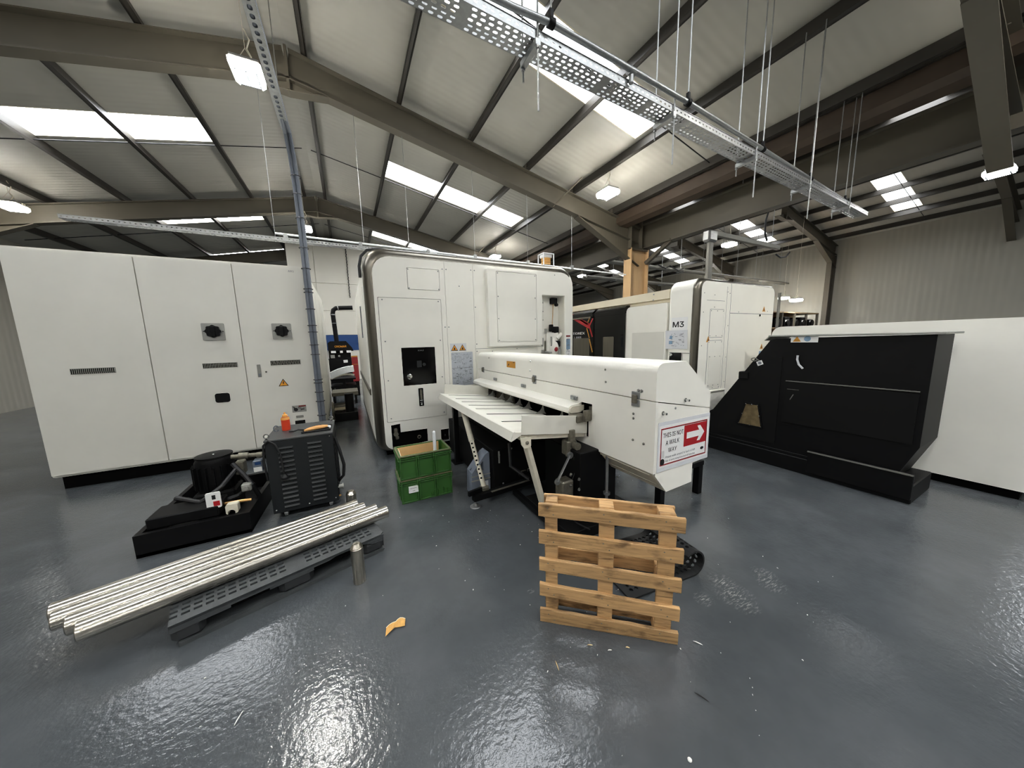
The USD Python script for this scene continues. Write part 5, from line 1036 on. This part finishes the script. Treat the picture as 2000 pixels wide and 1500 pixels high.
# ================================================================ pump set and tray left of the charcoal unit
ps = thing('pump_set', 'black coolant pump set with hoses in a drip tray at the left edge', 'pump', (-1.3, 4.2, 0))
put('drip_tray', MB().prism(Polygon([(-1.72, 3.62), (-.95, 3.62), (-.90, 4.75), (-1.72, 4.75)]).difference(Polygon([(-1.68, 3.66), (-.99, 3.66), (-.94, 4.7), (-1.68, 4.7)])), (0, 0, .0), FZ, .2).prism([(-1.72, 3.62), (-.95, 3.62), (-.90, 4.75), (-1.72, 4.75)], (0, 0, 0), FZ, .03), 'black_paint', ps, smooth=False)
put('motor', MB().lathe((-1.33, 4.25, .28), [(1e-4, 0), (.15, 0), (.16, .02), (.16, .3), (.14, .34), (.15, .345), (.15, .36), (.06, .375), (1e-4, .375)], 28), 'black_paint', ps)
mf = MB()
for k in range(18):
    a = k * 2 * math.pi / 18; mf.obox((-1.33 + .17 * math.cos(a), 4.25 + .17 * math.sin(a), .43), rz(math.degrees(a)), (.03, .008, .24))
put('motor_fin', mf, 'black_paint', ps, kind='stuff'); put('motor_cap', MB().dome((-1.32, 4.2, .655), .012, Z_), 'chrome', ps)
put('motor_stool', MB().box(-1.5, -1.16, 4.1, 4.4, .03, .28, .02), 'black_matt', ps)
put('hydraulic_valve', MB().box(-1.14, -1.06, 4.1, 4.2, .42, .56, .01).cyl((-1.16, 4.12, .62), (-.88, 4.12, .6), .022).cyl((-1.1, 4.12, .62), (-1.02, 4.12, .612), .034).cyl((-.95, 4.12, .6), (-.9, 4.12, .6), .03), 'dirty_metal', ps)
put('blue_block', MB().box(-.98, -.90, 4.05, 4.15, .43, .56, .008), 'jerrycan_grey', ps); put('block_label', MB().box(-.975, -.905, 4.045, 4.05, .44, .49), 'paper', ps); put('block_mark', MB().box(-.96, -.91, 4.043, 4.05, .515, .545), 'wall_blue', ps)
for k, pts in enumerate(([(-1.15, 4.1, .55), (-1.05, 4.0, .45), (-.98, 3.95, .35), (-.95, 4.0, .2)], [(-1.5, 4.0, .3), (-1.3, 3.92, .22), (-1.1, 3.95, .26), (-1.0, 4.1, .3)], [(-1.55, 3.95, .35), (-1.35, 3.85, .3), (-1.2, 3.9, .4), (-1.12, 4.05, .5)])):
    put('hose', MB().tube(np.array(pts), .022, 8), 'cable_black', ps)
put('brass_hose', MB().tube([(-1.2, 3.85, .24), (-1.08, 3.82, .25), (-.98, 3.85, .23)], .014, 8), 'copper_line', ps)
put('clamp_block', MB().box(-1.06, -.98, 3.9, 3.97, .3, .38, .01).cyl((-1.02, 3.88, .34), (-1.02, 3.9, .34), .02), 'grey_plate', ps)
put('white_clamp', MB().prism(Polygon(rrect(-1.13, -1.04, .2, .29, .015)).difference(Point(-1.09, .21).buffer(.028)), (0, 3.74, 0), FY, .07), 'worn_white', ps)
put('tank_lid', MB().box(-1.66, -1.18, 3.68, 3.95, .2, .3, .01), 'black_paint', ps)
tg = put('white_tag', MB().prism(rrect(-1.26, -1.155, .28, .43, .012), (0, 3.70, 0), FY, .012), 'paper', ps, label='white tag with red print'); put('tag_print', MB().box(-1.21, -1.165, 3.686, 3.688, .30, .345), 'print_red', tg); put('tag_window', MB().box(-1.215, -1.19, 3.686, 3.688, .365, .405), 'print_black', tg)

# ================================================================ perforated rubber mat curled up behind the wooden pallet
mt = thing('rubber_mat', 'black perforated rubber mat with a curled-up end behind the wooden pallet', 'mat', (1.95, 1.5, 0))
ML, MW, pitch, th = 1.0, .56, .042, .012
Rm, flat = .1, .58
du = unit(V3(1, -.12, 0)); dv = V3(-du[1], du[0], 0); MO = V3(1.535, 1.32, .004)
def bend(u, v, w):
    w = w * th
    if u <= flat: p = (u, w)
    else:
        a = (u - flat) / Rm; p = (flat + (Rm - w) * math.sin(a), Rm - (Rm - w) * math.cos(a))
    return MO + du * p[0] + dv * v + Z_ * p[1]
m = MB(); nu, nv = int(ML / pitch), int(MW / pitch)
sqr = [(-1, -1), (0, -1), (1, -1), (1, 0), (1, 1), (0, 1), (-1, 1), (-1, 0)]
Vv, Ff = [], []
for i in range(nu):
    for j in range(nv):
        cu_, cv_ = (i + .5) * pitch, (j + .5) * pitch; b0 = len(Vv); edge = i in (0, nu - 1) or j in (0, nv - 1); rr = 0.0 if edge else .0145
        for w in (0, 1):
            for (a, b) in sqr: Vv.append(bend(cu_ + a * pitch / 2, cv_ + b * pitch / 2, w))
            for k in range(8):
                t_ = math.radians(-135 + 45 * k); Vv.append(bend(cu_ + max(rr, 1e-4) * math.cos(t_), cv_ + max(rr, 1e-4) * math.sin(t_), w))
        for k in range(8):
            k2 = (k + 1) % 8
            Ff += [[b0 + 16 + k, b0 + 16 + k2, b0 + 24 + k2, b0 + 24 + k], [b0 + k2, b0 + k, b0 + 8 + k, b0 + 8 + k2]]
            if rr: Ff.append([b0 + 8 + k, b0 + 24 + k, b0 + 24 + k2, b0 + 8 + k2][::-1])
            if edge: Ff.append([b0 + k, b0 + k2, b0 + 16 + k2, b0 + 16 + k])
put('mat_sheet', m.add(Vv, Ff), 'rubber', mt, smooth=30)

# ================================================================ litter on the floor
sc = thing('cardboard_scrap', 'torn curled scrap of brown cardboard on the open floor', 'litter', (.115, 1.88, 0))
V = []; n = 9
for k in range(n):
    u = k / (n - 1); x, y = .062 + .115 * u, 1.865 + .025 * math.sin(2.4 * u); w = .012 + .014 * abs(math.sin(5 * u + .6)); z = .004 + .012 * math.sin(u * 3.4) ** 2
    V += [(x - .004, y - w, z + .006 * math.sin(9 * u)), (x + .006, y + w, z + .012 * math.cos(4 * u) ** 2 + .004)]
V = np.array(V); f = [[2 * k, 2 * k + 2, 2 * k + 3, 2 * k + 1] for k in range(n - 1)]
put('card', MB().add(np.vstack([V, V - (0, 0, .0018)]), f + [[q + len(V) for q in r[::-1]] for r in f]), 'scrap_card', sc)
put('torn_edge', MB().tube(V[1::2] + (0, 0, .001), .0022, 5), 'card_edge', sc)
for lab, (x, y), L_, an, mat in (('pale wood splinter lying on end towards the viewer left of the wooden pallet foot', (.861, 1.211), .026, 75, 'splinter'), ('small curled wood chip just left below the wooden pallet', (1.093, 1.214), .016, -30, 'splinter'),
        ('short pale chip below the middle of the wooden pallet', (1.171, 1.137), .012, -25, 'swarf_white'), ('pale chip below the pallet, right of the others', (1.271, 1.10), .011, -40, 'splinter'),
        ('bright sliver of swarf at lower left of the floor', (-.604, 1.736), .03, 70, 'swarf_white'), ('thin dark wire offcut on the floor at lower right', (1.39, .75), .03, -70, 'cable_black'), ('thin pale sliver right of the wooden pallet foot', (1.642, .927), .024, -60, 'swarf_white')):
    d = V3(math.cos(math.radians(an)), math.sin(math.radians(an)), 0); p = V3(x, y, .004)
    put('floor_chip', MB().tube([p - d * L_, p - d * L_ * .4 + (0, 0, .003), p + d * L_ * .5 + (0, 0, .002), p + d * L_], [.001, .003, .0028, .0008], 6), mat, None, lab, 'litter')
put('plastic_pellet', MB().lathe((1.119, .633, .0), [(1e-4, 0), (.008, .002), (.009, .006), (.006, .01), (1e-4, .012)], 12), 'swarf_white', None, 'white pellet on the floor at the bottom edge', 'litter')
sp = MB(); r_ = random.Random(3)
for k in range(150):
    x, y = r_.uniform(-.9, 3.2), r_.uniform(.5, 3.6)
    if -.85 < x < .2 and 2.3 < y: continue
    s = r_.choice([.0015, .002, .002, .0035]); sp.obox((x, y, s * .5), rz(r_.uniform(0, 90)), (s * r_.uniform(1, 3), s, s))
put('swarf_flecks', sp, 'swarf_white', None, 'tiny bright flecks of swarf scattered over the floor', 'litter', kind='stuff', smooth=False)

# ================================================================ down the aisle between the machines
mx_ = thing('distant_machine', 'black machine with orange lettering and an exhaust pipe, far down the aisle', 'machine', (-.3, 13.5, 0))
YD = 13.0
put('lower_case', MB().box(-.62, .12, YD, YD + 1.2, .0, 1.25, .02), 'black_paint', mx_)
put('upper_case', MB().prism([(-.60, 1.5), (.2, 1.5), (.16, 1.62), (-.02, 1.86), (-.52, 1.86), (-.60, 1.8)], (0, YD + .6, 0), FY, .66), 'black_paint', mx_, smooth=False)
put('mid_case', MB().box(-.6, .1, YD + .05, YD + 1.0, 1.2, 1.52), 'black_matt', mx_)
put('lettering', MB().text('CROMAR', .062, (-.4, YD - .07, 1.64), FY, .004, True, width=.38), 'label_orange', mx_)
for x in (-.52, -.24, -.03): put('white_label', MB().box(x, x + (.09 if x == -.24 else .15), YD - .07, YD - .06, 1.44, 1.52), 'paper', mx_)
put('white_label', MB().box(-.16, -.02, YD - .01, YD, 1.08, 1.18), 'paper', mx_); put('white_label', MB().box(-.5, -.4, YD - .01, YD, .72, .75), 'card_edge', mx_); put('control_knob', MB().box(-.55, -.42, YD - .01, YD + .02, 1.26, 1.38).cyl((-.28, YD, 1.3), (-.28, YD - .04, 1.34), .03), 'grey_plate', mx_)
pp = put('exhaust_pipe', MB().tube([(-.32, YD + .3, 1.8), (-.35, YD + .3, 2.6), (-.36, YD + .3, 2.85), (-.33, YD + .3, 2.98), (-.24, YD + .3, 3.05), (-.1, YD + .3, 3.06), (.3, YD + .3, 3.08)], .075, 14), 'black_paint', mx_)
put('pipe_band', MB().tube([(-.36, YD + .3, 2.8), (-.36, YD + .3, 2.83)], .085, 14), 'galvanised', pp); put('pipe_band', MB().tube([(-.19, YD + .3, 3.05), (-.16, YD + .3, 3.055)], .085, 14), 'galvanised', pp); put('pipe_band', MB().tube([(-.34, YD + .3, 2.5), (-.34, YD + .3, 2.52)], .083, 14), 'galvanised', pp)
put('side_tools', MB().box(-.8, -.64, YD, YD + .3, 1.6, 1.9).box(-.78, -.62, YD, YD + .2, 1.2, 1.55), 'print_grey', mx_)
rb = thing('red_cabinet', 'tall red cabinet edge beside the black machine down the aisle', 'cabinet', (.2, 11.8, 0)); put('cabinet_body', MB().box(.1, .285, 11.8, 12.3, .5, 1.32), 'red_paint', rb); put('cabinet_band', MB().box(.1, .285, 11.79, 11.8, 1.32, 1.36).box(.1, .285, 11.79, 11.8, 1.06, 1.075), 'label_ochre', rb); put('cabinet_legs', MB().box(.12, .27, 11.85, 12.25, 0, .5), 'black_matt', rb)
sk_ = thing('pallet_stack', 'low dark stillage with white hoop of plastic on it, down the aisle', 'stillage', (-.3, 10.4, 0))
put('stillage_frame', MB().box(-.5, .15, 10.3, 11.0, .5, .56).box(-.48, -.42, 10.3, 10.9, 0, .5).box(.08, .14, 10.3, 10.9, 0, .5).box(-.5, .15, 10.3, 11.0, .72, .76).box(-.2, -.12, 10.3, 10.36, .56, .72), 'black_paint', sk_)
hp = [V3(-.5 + .62 * u, 10.28, .86 + .34 * u - .16 * u * u) for u in np.linspace(0, 1, 9)]; m = MB()
for a, b in zip(hp, hp[1:]): m.beam(a, b, .3, .17, up=Z_)
put('plastic_hoop', m, 'clear_white', sk_, label='white plastic hoop'); hp = [V3(-.48 + .6 * u, 10.27, .78 + .10 * math.sin(2.4 * u)) for u in np.linspace(0, 1, 7)]; put('pale_hose', MB().tube(hp, .03, 8), 'worn_white', sk_)
tr_ = thing('tow_trolley', 'low black trolley with a roller, standing at the end of the aisle floor', 'trolley', (-.3, 8.3, 0))
put('trolley_base', MB().box(-.42, .1, 8.0, 8.5, .0, .2, .01), 'black_paint', tr_); put('trolley_top', MB().box(-.42, -.05, 8.2, 8.6, .3, .34).box(-.42, .15, 8.5, 9.2, .52, .6).box(-.3, -.2, 8.3, 8.5, .2, .3), 'dirty_metal', tr_); put('trolley_bar', MB().box(-.42, -.1, 8.18, 8.2, .24, .3), 'card_edge', tr_)
put('roller', MB().cyl((-.06, 8.1, .2), (-.06, 8.1, .62), .09, 16), 'black_matt', tr_); put('wheel', MB().tube([(-.39, 8.0 + .2 * math.cos(a), .26 + .2 * math.sin(a)) for a in np.linspace(0, 6.28, 21)], .025, 6), 'dirty_metal', tr_)

# ================================================================ far bay, seen past the M3 machine
pb_ = thing('storage_wall', 'tan boarded store with black motors on its shelf, far behind the M3 machine', 'shelving', (16.5, 7, 0))
put('board_back', MB().box(15.2, 21.4, 8.2, 8.3, .2, 2.75), 'ply_board', pb_)
for x in (15.2, 16.4, 17.6, 18.8, 20, 21.2): put('post', MB().box(x, x + .08, 7.2, 7.28, 0, 2.75), 'frame_olive', pb_)
for z in (1.0, 2.0, 2.7): put('shelf', MB().box(15.2, 21.3, 7.2, 8.2, z, z + .05), 'ply_board', pb_)
for k in range(7):
    x = 15.5 + k * .82; t = thing('boxed_motor', 'black boxed motor on the far tan shelf behind the M3 machine', 'motor', (x, 7.5, 2.05), local=True, group='black motors on the far shelf')
    put('motor_case', MB().box(0, .5, -.25, .25, 0, .38 + .1 * (k % 2), .03), 'black_paint', t); put('motor_fan', MB().cyl((.25, -.25, .2), (.25, -.32, .2), .14), 'black_matt', t); put('case_label', MB().box(.05, .2, -.262, -.25, .25, .34), 'paper', t)
uv = thing('upright_pole', 'thin dark pole standing right of the M3 machine', 'pole', (9.6, 3.6, 0)); put('pole', MB().cyl((9.55, 4.0, 0), (9.55, 4.0, 2.75), .03, 10), 'galvanised_dull', uv); put('pole_base', MB().box(9.4, 9.7, 3.85, 4.15, 0, .02), 'black_paint', uv)
for (z, y, x0, x1), lab in (((4.55, 9.0, 8.5, 22.3), 'upper'), ((4.15, 9.9, 8.5, 22.3), 'lower')):
    ct = thing('pipe_run', f'{lab} steel pipe run crossing the far bay behind the tan column', 'pipes', (9, y, z))
    for k in range(2): put('pipe', MB().cyl((x0, y + .18 * k, z), (x1, y + .18 * k, z), .05, 10), 'galvanised_dull', ct)
    for x in (10, 13, 16, 19, 21.5): put('pipe_hanger', MB().box(x - .03, x + .03, y - .08, y + .26, z - .07, z - .05).cyl((x, y + .09, z), (x, y + .09, zroof(x) - .01), .01, 6), 'galvanised', ct)

ac = thing('black_hose', 'black hose arching over the left shoulder of the largest white machine', 'hose', (.3, 5.2, 3.0))
put('hose', MB().tube([(.252, 5.2, 2.7), (.252, 5.2, 2.86), (.285, 5.2, 3.0), (.37, 5.2, 3.09), (.52, 5.2, 3.122), (.9, 5.25, 3.124)], .02, 8), 'cable_black', ac)
ch = thing('hanging_chain', 'dark chain hanging down the white partition beside the largest machine', 'chain', (.32, 17.45, 4.0))
lk_ = MB()
for k in range(30): lk_.box(.30 + .01 * (k % 2), .34 + .01 * (k % 2), 17.43, 17.47, 6.15 - .075 * k, 6.21 - .075 * k)
put('chain_links', lk_, 'print_black', ch, kind='stuff')
for nm_, lab_, pts_ in (('loose_cable', 'loose grey cables tangled on the pipe run left of the tan column', [(11.4, 8.95, 4.62), (11.8, 8.9, 4.5), (12.1, 8.95, 4.66), (12.6, 8.9, 4.48), (13.0, 8.95, 4.62)]), ('loose_cable', 'loose pale cable end sticking out right of the tan column', [(9.7, 8.9, 4.6), (10.0, 8.85, 4.42), (10.2, 8.8, 4.2), (10.35, 8.85, 4.46)])):
    lc = thing(nm_, lab_, 'cable', pts_[0]); put('cable', MB().tube(pts_, .02, 6), 'sleeve' if 'pale' in lab_ else 'cable_black', lc)
